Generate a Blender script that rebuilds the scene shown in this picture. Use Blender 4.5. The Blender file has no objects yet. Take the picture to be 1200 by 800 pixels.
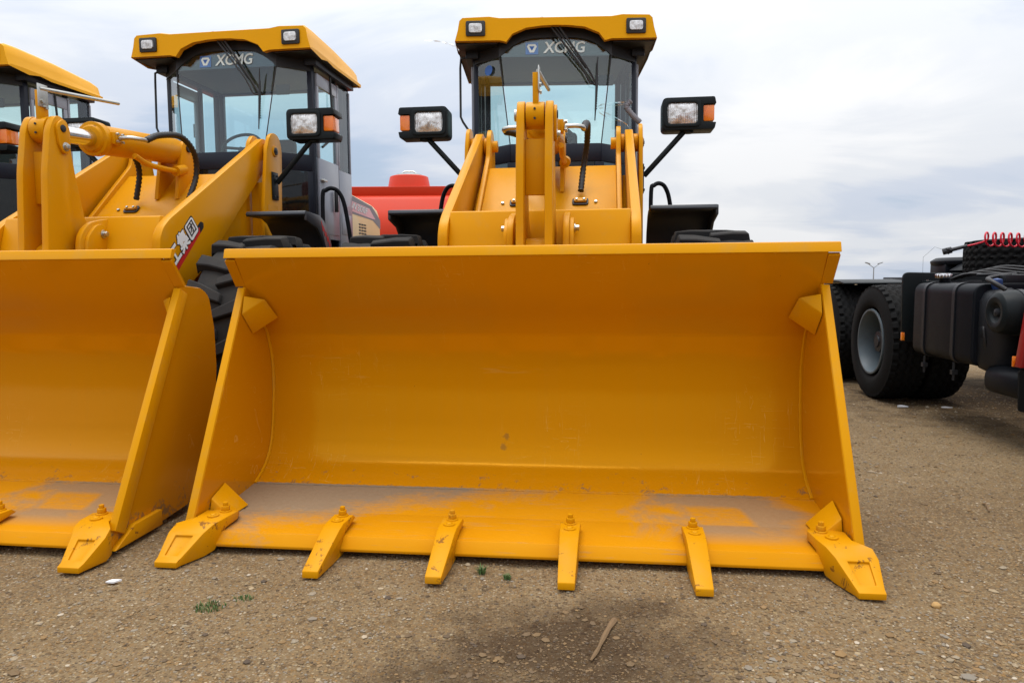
import bpy, bmesh, math, random
from mathutils import Vector, Matrix
random.seed(7)
SC = bpy.context.scene
COL = SC.collection
R = math.radians
PI = math.pi

# ------------------------------------------------------------------ camera
CAM_H = 1.0207
cam_d = bpy.data.cameras.new('camera')
cam = bpy.data.objects.new('camera', cam_d); COL.objects.link(cam)
cam_d.sensor_width = 36; cam_d.lens = 850.75/1200*36
cam_d.clip_start = .05; cam_d.clip_end = 6000
M = Matrix.Rotation(PI/2-.0871, 4, 'X') @ Matrix.Rotation(-.0068, 4, 'Z')
M.translation = (0, 0, CAM_H)
cam.matrix_world = M
SC.camera = cam

# ------------------------------------------------------------------ light
SUN_DIR = Vector((.12, -.06, -.98)).normalized()          # direction the light travels
sun_d = bpy.data.lights.new('sun', 'SUN'); sun_d.energy = 2.0; sun_d.angle = R(40); sun_d.color = (1, .95, .87)
sun = bpy.data.objects.new('sun', sun_d); COL.objects.link(sun)
sun.rotation_euler = SUN_DIR.to_track_quat('-Z', 'Y').to_euler()
sun.location = (0, 0, 30)
W = bpy.data.worlds.new('World'); SC.world = W; W.use_nodes = True
nt = W.node_tree; nt.nodes.clear()
def wn(t, **k):
    n = nt.nodes.new(t)
    for a, b in k.items(): setattr(n, a, b)
    return n
L_ = nt.links.new
out = wn('ShaderNodeOutputWorld'); bg = wn('ShaderNodeBackground'); bg.inputs[1].default_value = .1
sky = wn('ShaderNodeTexSky', sky_type='NISHITA', sun_disc=False, sun_elevation=math.asin(-SUN_DIR.z),
         sun_rotation=math.atan2(-SUN_DIR.x, -SUN_DIR.y))
tc = wn('ShaderNodeTexCoord'); sep = wn('ShaderNodeSeparateXYZ'); L_(tc.outputs['Generated'], sep.inputs[0])
def wmath(op, a, b=None, clamp=False):
    n = wn('ShaderNodeMath', operation=op, use_clamp=clamp)
    for i, v in enumerate((a, b)):
        if v is None: continue
        if isinstance(v, (int, float)): n.inputs[i].default_value = v
        else: L_(v, n.inputs[i])
    return n.outputs[0]
zc = wmath('MAXIMUM', sep.outputs[2], 0.0)
zz = wmath('ADD', zc, .16)
px = wmath('DIVIDE', sep.outputs[0], zz); py = wmath('DIVIDE', sep.outputs[1], zz)
cmb = wn('ShaderNodeCombineXYZ'); L_(px, cmb.inputs[0]); L_(py, cmb.inputs[1])
def wnoise(scale, detail, rough, dist, off):
    mp = wn('ShaderNodeMapping'); mp.inputs['Location'].default_value = off; mp.inputs['Scale'].default_value = scale
    L_(cmb.outputs[0], mp.inputs[0])
    n = wn('ShaderNodeTexNoise'); n.inputs['Scale'].default_value = 1; n.inputs['Detail'].default_value = detail
    n.inputs['Roughness'].default_value = rough; n.inputs['Distortion'].default_value = dist
    L_(mp.outputs[0], n.inputs['Vector']); return n.outputs[0]
def wramp(src, stops):
    r = wn('ShaderNodeValToRGB'); r.color_ramp.interpolation = 'EASE'
    while len(r.color_ramp.elements) < len(stops): r.color_ramp.elements.new(.5)
    for e, (p, c) in zip(r.color_ramp.elements, stops): e.position = p; e.color = (*c, 1)
    L_(src, r.inputs[0]); return r.outputs[0]
n1 = wnoise((.50, .55, 1), 4, .45, .3, (3.1, 1.7, 0))
n2 = wnoise((.8, 1.2, 1), 8, .58, .7, (7.3, 4.2, 2))
nsum = wmath('ADD', wmath('MULTIPLY', n1, .68), wmath('MULTIPLY', n2, .32))
cl = wramp(nsum, [(.37, (.54, .64, .80)), (.44, (.68, .74, .85)), (.50, (.83, .86, .91)), (.57, (.95, .96, .98))])
sc = wn('ShaderNodeVectorMath', operation='SCALE'); L_(wmath('MULTIPLY', wmath('ADD', wmath('MULTIPLY', wmath('POWER', zc, 1.3), 1.5), .92), 8.7), sc.inputs['Scale'])
L_(cl, sc.inputs[0])
gap = wmath('MULTIPLY', wmath('SUBTRACT', .42, nsum), 4.0, True)
gap = wmath('MINIMUM', gap, .35)
mx = wn('ShaderNodeMix', data_type='RGBA'); L_(gap, mx.inputs[0]); L_(sc.outputs[0], mx.inputs[6]); L_(sky.outputs[0], mx.inputs[7])
L_(mx.outputs[2], bg.inputs[0]); L_(bg.outputs[0], out.inputs[0])
SC.view_settings.view_transform = 'Standard'; SC.view_settings.look = 'None'
SC.view_settings.exposure = .12; SC.view_settings.gamma = 1
SC.render.engine = 'CYCLES'; SC.cycles.max_bounces = 10; SC.cycles.diffuse_bounces = 5; SC.cycles.transparent_max_bounces = 16

# ------------------------------------------------------------------ materials
class NT:
    def __init__(s, name):
        s.m = bpy.data.materials.new(name); s.m.use_nodes = True; s.t = s.m.node_tree
        s.b = s.t.nodes['Principled BSDF']; s.o = s.t.nodes['Material Output']
    def n(s, ty, **k):
        n = s.t.nodes.new(ty)
        for a, b in k.items(): setattr(n, a, b)
        return n
    def l(s, a, b): s.t.links.new(a, b)
    def coord(s, which='Object'): return s.n('ShaderNodeTexCoord').outputs[which]
    def noise(s, scale, detail=5, rough=.55, vec=None, dist=0, sc3=None):
        n = s.n('ShaderNodeTexNoise'); n.inputs['Scale'].default_value = scale; n.inputs['Detail'].default_value = detail
        n.inputs['Roughness'].default_value = rough; n.inputs['Distortion'].default_value = dist
        v = vec or s.coord()
        if sc3:
            mp = s.n('ShaderNodeMapping'); mp.inputs['Scale'].default_value = sc3; s.l(v, mp.inputs[0]); v = mp.outputs[0]
        s.l(v, n.inputs['Vector']); return n.outputs[0]
    def math(s, op, a, b=None, clamp=False):
        n = s.n('ShaderNodeMath', operation=op, use_clamp=clamp)
        for i, v in enumerate((a, b)):
            if v is None: continue
            if isinstance(v, (int, float)): n.inputs[i].default_value = v
            else: s.l(v, n.inputs[i])
        return n.outputs[0]
    def ramp(s, src, stops, interp='LINEAR'):
        r = s.n('ShaderNodeValToRGB'); r.color_ramp.interpolation = interp
        while len(r.color_ramp.elements) < len(stops): r.color_ramp.elements.new(.5)
        for e, (p, c) in zip(r.color_ramp.elements, stops):
            e.position = p; e.color = (c, c, c, 1) if isinstance(c, (int, float)) else (*c, 1)
        s.l(src, r.inputs[0]); return r.outputs[0]
    def mix(s, f, a, b, blend='MIX'):
        m = s.n('ShaderNodeMix', data_type='RGBA', blend_type=blend)
        for i, v in ((0, f), (6, a), (7, b)):
            if isinstance(v, (int, float)): m.inputs[i].default_value = v
            elif isinstance(v, tuple): m.inputs[i].default_value = (*v, 1)
            else: s.l(v, m.inputs[i])
        return m.outputs[2]
    def bump(s, h, strength=.2, dist=.01):
        b = s.n('ShaderNodeBump'); b.inputs['Strength'].default_value = strength; b.inputs['Distance'].default_value = dist
        s.l(h, b.inputs['Height']); s.l(b.outputs[0], s.b.inputs['Normal'])
    def set(s, **k):
        for a, v in k.items():
            a = a.replace('_', ' ')
            i = s.b.inputs[a]
            if isinstance(v, tuple): i.default_value = (*v, 1) if len(v) == 3 else v
            elif isinstance(v, (int, float)): i.default_value = v
            else: s.l(v, i)
        return s.m

YEL_SHADED = (.555, .216, .0004)  # machine yellow darkened for the bucket, deepening its shade by colour
def yellow(name, dirt=.25, rust=0., rough=.34, col=(.60, .255, .0015)):
    t = NT(name)
    n = t.noise(2.3, 6, .6); n2 = t.noise(38, 4, .6); n3 = t.noise(160, 2, .5)
    c = t.mix(t.math('MULTIPLY', n, .22), col, (col[0]*.80, col[1]*.78, col[2]))
    d = t.math('MULTIPLY', t.ramp(t.noise(5, 9, .72), [(.52, 0.), (.72, 1.)]), dirt)
    c = t.mix(d, c, (.36, .25, .10))
    speck = t.ramp(n2, [(.70, 0.), (.735, 1.)])
    c = t.mix(t.math('MULTIPLY', speck, .45*dirt), c, (.10, .06, .03))
    if rust:
        r = t.ramp(t.noise(15, 8, .75, dist=.4), [(.585, 0.), (.605, 1.)])
        c = t.mix(t.math('MULTIPLY', r, rust), c, (.11, .035, .015))
    rr = t.math('ADD', t.math('MULTIPLY', n, .18), t.math('ADD', t.math('MULTIPLY', d, .5), rough-.09))
    t.bump(t.math('ADD', t.math('MULTIPLY', n2, .5), t.math('MULTIPLY', n3, .12)), .10, .004)
    return t.set(Base_Color=c, Roughness=rr, Specular_IOR_Level=.32, Specular_Tint=(1., .68, .22))

def plain(name, col, rough=.5, metal=0., var=.25, scale=8, bump=.08, coat=0., spec=.5):
    t = NT(name)
    n = t.noise(scale, 6, .6); n2 = t.noise(scale*14, 3, .6)
    c = t.mix(n, tuple(v*(1-var) for v in col), tuple(min(1, v*(1+var)) for v in col))
    if bump: t.bump(t.math('ADD', n2, t.math('MULTIPLY', n, .5)), bump, .003)
    return t.set(Base_Color=c, Roughness=t.math('ADD', t.math('MULTIPLY', n, .2), rough-.1), Metallic=metal, Coat_Weight=coat, Specular_IOR_Level=spec)

def dusty_black(name, col=(.0045, .0065, .010), rough=.42, dust=.04):
    t = NT(name)
    n = t.noise(6, 8, .7)
    up = t.n('ShaderNodeSeparateXYZ'); t.l(t.n('ShaderNodeNewGeometry').outputs['Normal'], up.inputs[0])
    f = t.math('MULTIPLY', t.math('ADD', t.math('MULTIPLY', up.outputs[2], .5), .25, True), t.ramp(n, [(.35, .2), (.75, 1.)]))
    c = t.mix(t.math('MULTIPLY', f, dust), col, (.20, .17, .13))
    t.bump(t.noise(90, 3, .6), .08, .002)
    return t.set(Base_Color=c, Roughness=t.math('ADD', t.math('MULTIPLY', n, .3), rough-.1), Specular_IOR_Level=.14)

def glass(name, tint, refl=.12, rough=.02, dirt=.05):
    t = NT(name)
    tr = t.n('ShaderNodeBsdfTransparent'); tr.inputs[0].default_value = (*tint, 1)
    gl = t.n('ShaderNodeBsdfGlossy'); gl.inputs[0].default_value = (.9, .95, 1, 1); gl.inputs['Roughness'].default_value = rough
    lw = t.n('ShaderNodeLayerWeight'); lw.inputs[0].default_value = .5
    fac = t.math('ADD', t.math('MULTIPLY', t.math('POWER', lw.outputs['Facing'], 5.0), .9), refl+.03, True)
    m = t.n('ShaderNodeMixShader'); t.l(fac, m.inputs[0]); t.l(tr.outputs[0], m.inputs[1]); t.l(gl.outputs[0], m.inputs[2])
    df = t.n('ShaderNodeBsdfDiffuse'); df.inputs[0].default_value = (.45, .43, .38, 1)
    m2 = t.n('ShaderNodeMixShader'); t.l(t.math('MULTIPLY', t.noise(7, 7, .7), dirt), m2.inputs[0]); t.l(m.outputs[0], m2.inputs[1]); t.l(df.outputs[0], m2.inputs[2])
    t.l(m2.outputs[0], t.o.inputs[0]); return t.m

def bucket_floor_mat():
    t = NT('bucket_floor_shaded_paint')
    co = t.coord(); sp = t.n('ShaderNodeSeparateXYZ'); t.l(co, sp.inputs[0])
    x, y = sp.outputs[0], sp.outputs[1]
    n = t.noise(3.2, 9, .68, dist=.5); nf = t.noise(24, 7, .7, sc3=(1, 2.4, 1))
    base = t.mix(t.noise(5, 5), YEL_SHADED, (.60, .25, .007))
    # settled dust: thick at the back left of the floor, thinning to the front and right
    lft = t.math('ADD', t.math('MULTIPLY', x, -.58), -.15)
    frn = t.math('MULTIPLY', t.math('ADD', y, .14), 1.45)
    m = t.math('ADD', t.math('ADD', lft, frn), t.math('MULTIPLY', t.math('SUBTRACT', n, .5), 1.0))
    m = t.math('ADD', m, t.math('MULTIPLY', t.math('SUBTRACT', nf, .5), .6))
    f = t.ramp(m, [(-.0, 0.), (.40, 1.)])
    # second dusty area at the right end
    rx = t.math('SUBTRACT', .36, t.math('ABSOLUTE', t.math('SUBTRACT', x, .86)))
    f2 = t.ramp(t.math('ADD', t.math('MULTIPLY', rx, 1.4), t.math('MULTIPLY', t.math('SUBTRACT', n, .5), 1.8)), [(.10, 0.), (.42, .7)])
    f2 = t.math('MULTIPLY', f2, t.math('MULTIPLY', t.math('ADD', y, .36), 9., True))
    # scrubbed bare line where the tooth plates were dragged
    scr = t.ramp(t.noise(9, 6, .7, sc3=(.5, 9, 1)), [(.58, 0.), (.74, .55)])
    # clean rectangle where a sheet lay
    def edge(v, a, b, k): return t.math('MULTIPLY', t.math('MULTIPLY', t.math('SUBTRACT', v, a), k, True), t.math('MULTIPLY', t.math('SUBTRACT', b, v), k, True))
    xs = t.math('ADD', x, t.math('MULTIPLY', y, .25))
    rect = t.math('MULTIPLY', edge(t.math('ADD', xs, t.math('MULTIPLY', nf, .03)), .67, .91, 35.), edge(t.math('ADD', y, t.math('MULTIPLY', nf, .03)), -.19, .02, 28.))
    f2 = t.math('MULTIPLY', f2, t.math('SUBTRACT', 1., t.math('MULTIPLY', rect, t.ramp(nf, [(.35, 1.), (.62, .55)]))))
    f = t.math('MULTIPLY', f, .86)
    f = t.math('MAXIMUM', t.math('MAXIMUM', f, f2), scr)
    dustc = t.mix(t.noise(60, 5, .7), (.165, .135, .100), (.275, .230, .172))
    grn = t.ramp(t.noise(110, 3, .7), [(.68, 0.), (.74, 1.)])
    dustc = t.mix(t.math('MULTIPLY', grn, .7), dustc, (.06, .045, .03))
    c = t.mix(f, base, dustc)
    t.bump(t.math('ADD', t.math('MULTIPLY', f, .5), t.math('MULTIPLY', t.noise(140, 3), .3)), .25, .004)
    return t.set(Base_Color=c, Roughness=t.math('ADD', t.math('MULTIPLY', f, .40), .45), Specular_IOR_Level=.15, Specular_Tint=(1., .68, .22))

def bucket_in_mat():
    t = NT('bucket_inner_shaded_paint')
    co = t.coord(); sp = t.n('ShaderNodeSeparateXYZ'); t.l(co, sp.inputs[0])
    n = t.noise(2.0, 7, .6); st = t.noise(6, 5, .6, sc3=(6, .3, .3)); sc_ = t.noise(4, 6, .7, sc3=(.35, 2, 5), dist=.8)
    c = t.mix(t.math('MULTIPLY', n, .3), YEL_SHADED, (.56, .23, .006))
    c = t.mix(t.math('MULTIPLY', t.ramp(st, [(.5, 0.), (.8, 1.)]), .10), c, (.45, .22, .03))
    c = t.mix(t.ramp(sc_, [(.66, 0.), (.72, .2)]), c, (.55, .32, .08))
    # splash dirt low down near the floor joint
    low = t.math('MULTIPLY', t.math('SUBTRACT', .27, sp.outputs[2]), 3.0)
    d = t.ramp(t.math('ADD', low, t.math('MULTIPLY', t.math('SUBTRACT', t.noise(20, 8, .75, dist=.4), .72), 2.8)), [(.0, 0.), (.22, .8)])
    c = t.mix(d, c, (.16, .11, .06))
    spk = t.ramp(t.noise(26, 3, .5), [(.765, 0.), (.785, .8)])
    c = t.mix(spk, c, (.08, .05, .02))
    # two scuffed spots and long fine scratches
    def spot(cx, cz, r):
        a = t.math('SUBTRACT', sp.outputs[0], cx); b = t.math('SUBTRACT', sp.outputs[2], cz)
        q = t.math('SQRT', t.math('ADD', t.math('MULTIPLY', a, a), t.math('MULTIPLY', b, b)))
        return t.ramp(t.math('ADD', t.math('DIVIDE', q, r), t.math('MULTIPLY', t.math('SUBTRACT', t.noise(70, 4), .5), 1.6)), [(.5, .6), (1., 0.)])
    c = t.mix(t.math('MAXIMUM', spot(-.085, .305, .017), spot(-.095, .262, .017)), c, (.16, .075, .03))
    for sc3, th in (((9, 1, .7), .0), ((.9, 1, 12), .01)):
        scr = t.ramp(t.noise(7, 2, .4, sc3=sc3, dist=1.2), [(.655+th, 0.), (.665+th, .35), (.672+th, .35), (.682+th, 0.)])
        c = t.mix(t.math('MULTIPLY', scr, t.ramp(t.noise(2.1, 3), [(.48, 0.), (.62, 1.)])), c, (.70, .42, .10))
    t.bump(t.math('ADD', t.noise(3, 2), t.math('MULTIPLY', t.noise(120, 3), .06)), .18, .012)
    return t.set(Base_Color=c, Roughness=t.math('ADD', t.math('MULTIPLY', n, .12), .07), Specular_IOR_Level=1.0, Specular_Tint=(1., .50, .03))

def ground_mat():
    t = NT('gravel_ground')
    co = t.coord(); sp = t.n('ShaderNodeSeparateXYZ'); t.l(co, sp.inputs[0])
    big = t.noise(.55, 6, .6, dist=.3); mid = t.noise(3.5, 7, .65)
    c = t.ramp(t.math('ADD', t.math('MULTIPLY', big, .55), t.math('MULTIPLY', mid, .45)),
               [(.38, (.130, .082, .038)), (.50, (.212, .144, .072)), (.60, (.275, .198, .108))])
    # small stones packed in the sand
    def stones(scale, keep, f0):
        v = t.n('ShaderNodeTexVoronoi'); v.inputs['Scale'].default_value = scale; t.l(co, v.inputs['Vector'])
        s2 = t.n('ShaderNodeSeparateColor'); t.l(v.outputs['Color'], s2.inputs[0])
        col = t.ramp(s2.outputs[0], [(0, (.040, .028, .020)), (.25, (.15, .088, .036)), (.5, (.29, .160, .050)), (.72, (.25, .19, .115)), (.9, (.35, .245, .115)), (1, (.42, .35, .24))])
        sel = t.math('MULTIPLY', t.math('GREATER_THAN', s2.outputs[1], keep), t.ramp(v.outputs['Distance'], [(f0*.75, 1.), (f0, 0.)]))
        return col, sel, v.outputs['Distance']
    c1, s1, d1 = stones(125, .12, .60); c2, s2, d2 = stones(50, .60, .44)
    c = t.mix(.08, c, (.05, .030, .014))
    c = t.mix(t.math('MULTIPLY', s1, .88), c, c1); c = t.mix(t.math('MULTIPLY', s2, .9), c, c2)
    fine = t.noise(420, 3, .7)
    c = t.mix(t.math('MULTIPLY', fine, .5), c, t.mix(fine, (.07, .045, .025), (.34, .25, .15)))
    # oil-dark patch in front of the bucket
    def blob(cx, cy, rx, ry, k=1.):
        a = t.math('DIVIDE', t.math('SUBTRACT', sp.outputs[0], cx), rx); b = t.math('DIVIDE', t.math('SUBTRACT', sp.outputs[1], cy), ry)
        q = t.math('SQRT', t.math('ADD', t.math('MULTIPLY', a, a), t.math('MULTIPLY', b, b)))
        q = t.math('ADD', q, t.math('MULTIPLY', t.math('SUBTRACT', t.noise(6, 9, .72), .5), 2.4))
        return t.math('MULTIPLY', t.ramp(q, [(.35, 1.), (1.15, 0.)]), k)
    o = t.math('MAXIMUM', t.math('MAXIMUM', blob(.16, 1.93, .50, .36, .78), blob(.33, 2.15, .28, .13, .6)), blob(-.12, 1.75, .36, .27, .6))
    o = t.math('MAXIMUM', o, blob(4.2, 5.9, 2.3, 1.6, .75))  # wider dark brown patch under and around the truck
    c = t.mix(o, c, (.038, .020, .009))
    h = t.math('ADD', t.math('ADD', t.math('MULTIPLY', t.math('MULTIPLY', s1, t.math('SUBTRACT', .6, d1)), .5),
        t.math('MULTIPLY', t.math('MULTIPLY', s2, t.math('SUBTRACT', .6, d2)), 1.2)), t.math('MULTIPLY', fine, .25))
    h = t.math('ADD', h, t.math('MULTIPLY', mid, 1.2))
    t.bump(h, .9, .012)
    return t.set(Base_Color=c, Roughness=.92, Specular_IOR_Level=.2)

MT = {}
def build_mats():
    m = MT
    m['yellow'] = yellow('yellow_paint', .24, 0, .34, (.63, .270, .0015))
    m['yellow_worn'] = yellow('worn_yellow_paint', .22, .75, .40)
    m['yellow_roof'] = yellow('roof_yellow_paint', .06, 0, .36, (.80, .375, .004))
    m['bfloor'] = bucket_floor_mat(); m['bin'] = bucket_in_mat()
    m['ground'] = ground_mat()
    m['black'] = dusty_black('black_steel_paint')
    m['plastic'] = dusty_black('black_plastic', (.009, .013, .015), .38, .05)
    m['fender'] = plain('mudguard_plastic', (.028, .032, .040), .36, 0, .2, 9, .06, 0, .45)
    m['navy'] = plain('dark_blue_cab_paint', (.010, .013, .024), .38, 0, .15, coat=.0, spec=.25)
    m['grey'] = plain('grey_cab_paint', (.26, .275, .325), .38, 0, .08, coat=.3)
    m['beige'] = plain('cream_hood_paint', (.80, .58, .30), .4, 0, .06, coat=.2)
    m['rubber'] = dusty_black('tyre_rubber', (.015, .016, .018), .75, .28)
    m['truck_rubber'] = dusty_black('truck_tyre_rubber', (.007, .0075, .008), .78, .07)
    m['hose'] = plain('black_rubber_hose', (.010, .010, .011), .5, 0, .2, 60, .15)
    m['chrome'] = plain('polished_rod', (.75, .76, .78), .16, 1., .05, 20, .02)
    m['zinc'] = plain('zinc_plated_steel', (.50, .50, .47), .38, 1., .2, 25, .1)
    m['rim'] = plain('grey_rim_paint', (.08, .105, .12), .5, 0, .25, 12, .05)
    m['hub'] = plain('dark_hub', (.014, .016, .02), .5, .2, .3, 20, .1)
    m['glass'] = glass('windscreen_glass', (.80, .965, .945), .05, dirt=.03)
    m['glass_side'] = glass('side_glass', (.82, .965, .95), .06, dirt=.03)
    m['glass_corner'] = glass('corner_glass', (.66, .82, .82), .07)
    m['glass_dark'] = glass('dark_lower_glass', (.07, .09, .10), .0)
    m['band'] = glass('tinted_glass_band', (.14, .18, .22), .04)
    m['interior'] = plain('cab_interior', (.045, .068, .080), .7, 0, .15)
    m['seat'] = plain('seat_fabric', (.025, .035, .035), .85, 0, .2, 40, .2)
    m['logo_blue'] = plain('logo_blue', (.03, .14, .50), .5, 0, .05)
    m['letter'] = plain('pale_lettering', (.78, .88, .86), .5, 0, .04)
    m['white'] = plain('white_print', (.80, .80, .80), .5, 0, .03)
    m['red_print'] = plain('red_print', (.55, .02, .02), .45, 0, .05)
    m['black_print'] = plain('black_print', (.012, .012, .014), .5, 0, .05)
    m['stripe_grey'] = plain('grey_stripe', (.20, .19, .21), .45, 0, .05)
    m['pink'] = plain('pale_pink_print', (.78, .42, .45), .5, 0, .05)
    m['red_tank'] = plain('red_tank_paint', (.58, .040, .012), .45, 0, .08, 2, .03, .0, .25)
    m['red_dark'] = plain('dark_red_paint', (.30, .012, .012), .4, 0, .1, 4, .04, .2)
    m['red_hose'] = plain('red_air_hose', (.62, .006, .03), .35, 0, .05, 30, .03)
    m['blue_cap'] = plain('blue_cap', (.02, .06, .20), .45, 0, .2, 30, .2)
    m['wood'] = plain('weathered_wood', (.17, .105, .05), .9, 0, .4, 40, .5)
    m['paper'] = plain('white_paper', (.75, .75, .76), .8, 0, .05)
    m['stone'] = plain('ochre_stone', (.42, .25, .09), .85, 0, .3, 60, .3)
    m['grass'] = plain('green_grass', (.07, .13, .03), .7, 0, .4, 30, 0)
    m['lampgrey'] = plain('galvanised_pole', (.25, .26, .27), .6, .3, .1)
    t = NT('lamp_lens'); w = t.n('ShaderNodeTexWave'); w.inputs['Scale'].default_value = 26; w.inputs['Distortion'].default_value = 2.5; t.l(t.coord(), w.inputs[0])
    n = t.noise(22, 2)
    t.bump(t.math('ADD', t.math('MULTIPLY', w.outputs[0], .35), n), .45, .02)
    m['lens'] = t.set(Base_Color=t.ramp(n, [(.30, (.34, .30, .27)), (.45, (.58, .57, .56)), (.62, (.80, .80, .80)), (.75, (.42, .40, .38))]), Metallic=.55, Roughness=.22, Coat_Weight=1., Coat_Roughness=.03)
    t = NT('amber_lens'); w = t.n('ShaderNodeTexWave'); w.inputs['Scale'].default_value = 60; w.inputs['Distortion'].default_value = .6; t.l(t.coord(), w.inputs[0])
    t.bump(w.outputs[0], .4, .004)
    m['amber'] = t.set(Base_Color=t.mix(t.noise(18, 2), (1., .30, .003), (.85, .13, .002)), Roughness=.15, Coat_Weight=.8, Coat_Roughness=.05)
    t = NT('clear_plastic_film')
    tr = t.n('ShaderNodeBsdfTransparent'); df = t.n('ShaderNodeBsdfGlossy'); df.inputs[0].default_value = (.85, .87, .9, 1); df.inputs['Roughness'].default_value = .3
    ms = t.n('ShaderNodeMixShader'); t.l(t.ramp(t.noise(40, 4), [(.3, .15), (.7, .8)]), ms.inputs[0]); t.l(tr.outputs[0], ms.inputs[1]); t.l(df.outputs[0], ms.inputs[2]); t.l(ms.outputs[0], t.o.inputs[0])
    m['film'] = t.m
    t = NT('pebbles'); oi = t.n('ShaderNodeAttribute'); oi.attribute_name = 'tone'
    m['pebble'] = t.set(Base_Color=t.ramp(oi.outputs['Fac'], [(0, (.09, .065, .045)), (.3, (.17, .11, .055)), (.5, (.27, .165, .070)), (.65, (.22, .19, .15)), (.85, (.35, .26, .15)), (1, (.45, .38, .29))]), Roughness=.8, Specular_IOR_Level=.3)
build_mats()

# ------------------------------------------------------------------ mesh helpers
def lerp(a, b, t): return a+(b-a)*t
class MB:
    def __init__(s): s.v = []; s.f = []; s.mi = []; s.mats = []; s.cur = 0; s.sm = []
    def mat(s, name):
        if name not in s.mats: s.mats.append(name)
        s.cur = s.mats.index(name); return s
    def add(s, vs, fs):
        o = len(s.v); s.v += [tuple(v) for v in vs]
        for f in fs: s.f.append([o+i for i in f]); s.mi.append(s.cur)
        return s
    def box(s, x0, x1, y0, y1, z0, z1):
        v = [(x, y, z) for x in (x0, x1) for y in (y0, y1) for z in (z0, z1)]
        return s.add(v, [(0, 1, 3, 2), (4, 6, 7, 5), (0, 4, 5, 1), (2, 3, 7, 6), (0, 2, 6, 4), (1, 5, 7, 3)])
    def prism(s, pts, a, b, axis='x'):
        n = len(pts)
        def P(p, c):
            return {'x': (c, p[0], p[1]), 'y': (p[0], c, p[1]), 'z': (p[0], p[1], c)}[axis]
        v = [P(p, a) for p in pts]+[P(p, b) for p in pts]
        return s.add(v, [list(range(n))[::-1], list(range(n, 2*n))]+[(i, (i+1) % n, n+(i+1) % n, n+i) for i in range(n)])
    def sheet(s, line, x0, x1, th, nx=1):
        # a plate following a line in y,z, thickness to the back
        n = len(line); off = []
        for i in range(n):
            a = Vector(line[max(0, i-1)]); b = Vector(line[min(n-1, i+1)]); d = (b-a).normalized()
            off.append((line[i][0]+d.y*th, line[i][1]-d.x*th))
        return s.prism(list(line)+off[::-1], x0, x1)
    def hexa(s, p):  # 8 points: bottom 4, top 4
        return s.add(p, [(3, 2, 1, 0), (4, 5, 6, 7), (0, 1, 5, 4), (1, 2, 6, 5), (2, 3, 7, 6), (3, 0, 4, 7)])
    def cyl(s, p0, p1, r, seg=20, r2=None, caps=True):
        p0 = Vector(p0); p1 = Vector(p1); d = (p1-p0).normalized(); r2 = r if r2 is None else r2
        u = d.orthogonal().normalized(); w = d.cross(u)
        v = []
        for p, q in ((p0, r), (p1, r2)):
            for i in range(seg):
                a = 2*PI*i/seg; v.append(p+u*(q*math.cos(a))+w*(q*math.sin(a)))
        f = [(i, (i+1) % seg, seg+(i+1) % seg, seg+i) for i in range(seg)]
        if caps: f += [list(range(seg))[::-1], list(range(seg, 2*seg))]
        return s.add(v, f)
    def tube(s, pts, r, seg=10, closed=False, ribs=None):
        pts = [Vector(p) for p in pts]; n = len(pts); v = []; up = None
        for i, p in enumerate(pts):
            a = pts[(i-1) % n] if closed or i > 0 else p
            b = pts[(i+1) % n] if closed or i < n-1 else p
            d = (b-a).normalized()
            if up is None: up = d.orthogonal().normalized()
            up = (up-d*up.dot(d)).normalized(); w = d.cross(up)
            q = r(i/(n-1)) if callable(r) else r
            if ribs: q *= 1+ribs*(1 if i % 2 else -1)
            for k in range(seg):
                t = 2*PI*k/seg; v.append(p+up*(q*math.cos(t))+w*(q*math.sin(t)))
        f = []
        for i in range(n if closed else n-1):
            j = (i+1) % n
            for k in range(seg): f.append((i*seg+k, i*seg+(k+1) % seg, j*seg+(k+1) % seg, j*seg+k))
        if not closed: f += [list(range(seg))[::-1], list(range((n-1)*seg, n*seg))]
        return s.add(v, f)
    def rev(s, prof, c, axis='x', seg=48):
        # prof: (axial, radius) closed or open
        v = []; n = len(prof)
        for i in range(seg):
            a = 2*PI*i/seg; ca, sa = math.cos(a), math.sin(a)
            for h, r in prof:
                if axis == 'x': v.append((c[0]+h, c[1]+r*ca, c[2]+r*sa))
                elif axis == 'z': v.append((c[0]+r*ca, c[1]+r*sa, c[2]+h))
                else: v.append((c[0]+r*ca, c[1]+h, c[2]+r*sa))
        f = []
        for i in range(seg):
            j = (i+1) % seg
            for k in range(n-1): f.append((i*n+k, i*n+k+1, j*n+k+1, j*n+k))
        return s.add(v, f)
    def build(s, name, mat, parent=None, bevel=0., seg=2, smooth=35, label=None, loc=None, shift=None):
        me = bpy.data.meshes.new(name)
        vs = s.v if shift is None else [(v[0]-shift[0], v[1]-shift[1], v[2]-shift[2]) for v in s.v]
        me.from_pydata(vs, [], s.f)
        names = s.mats if s.mats else [mat]
        for nm in names: me.materials.append(MT[nm])
        if s.mats: me.polygons.foreach_set('material_index', s.mi)
        bm = bmesh.new(); bm.from_mesh(me)
        bmesh.ops.recalc_face_normals(bm, faces=bm.faces)
        if bevel:
            ed = [e for e in bm.edges if len(e.link_faces) == 2 and e.calc_face_angle(0) > R(28)]
            bmesh.ops.bevel(bm, geom=ed, offset=bevel, segments=seg, profile=.5, affect='EDGES', clamp_overlap=True)
        bm.to_mesh(me); bm.free()
        me.polygons.foreach_set('use_smooth', [True]*len(me.polygons))
        me.set_sharp_from_angle(angle=R(smooth))
        o = bpy.data.objects.new(name, me); COL.objects.link(o)
        if parent: o.parent = parent
        if label: o['label'] = label
        if loc: o.location = loc
        return o
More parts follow.
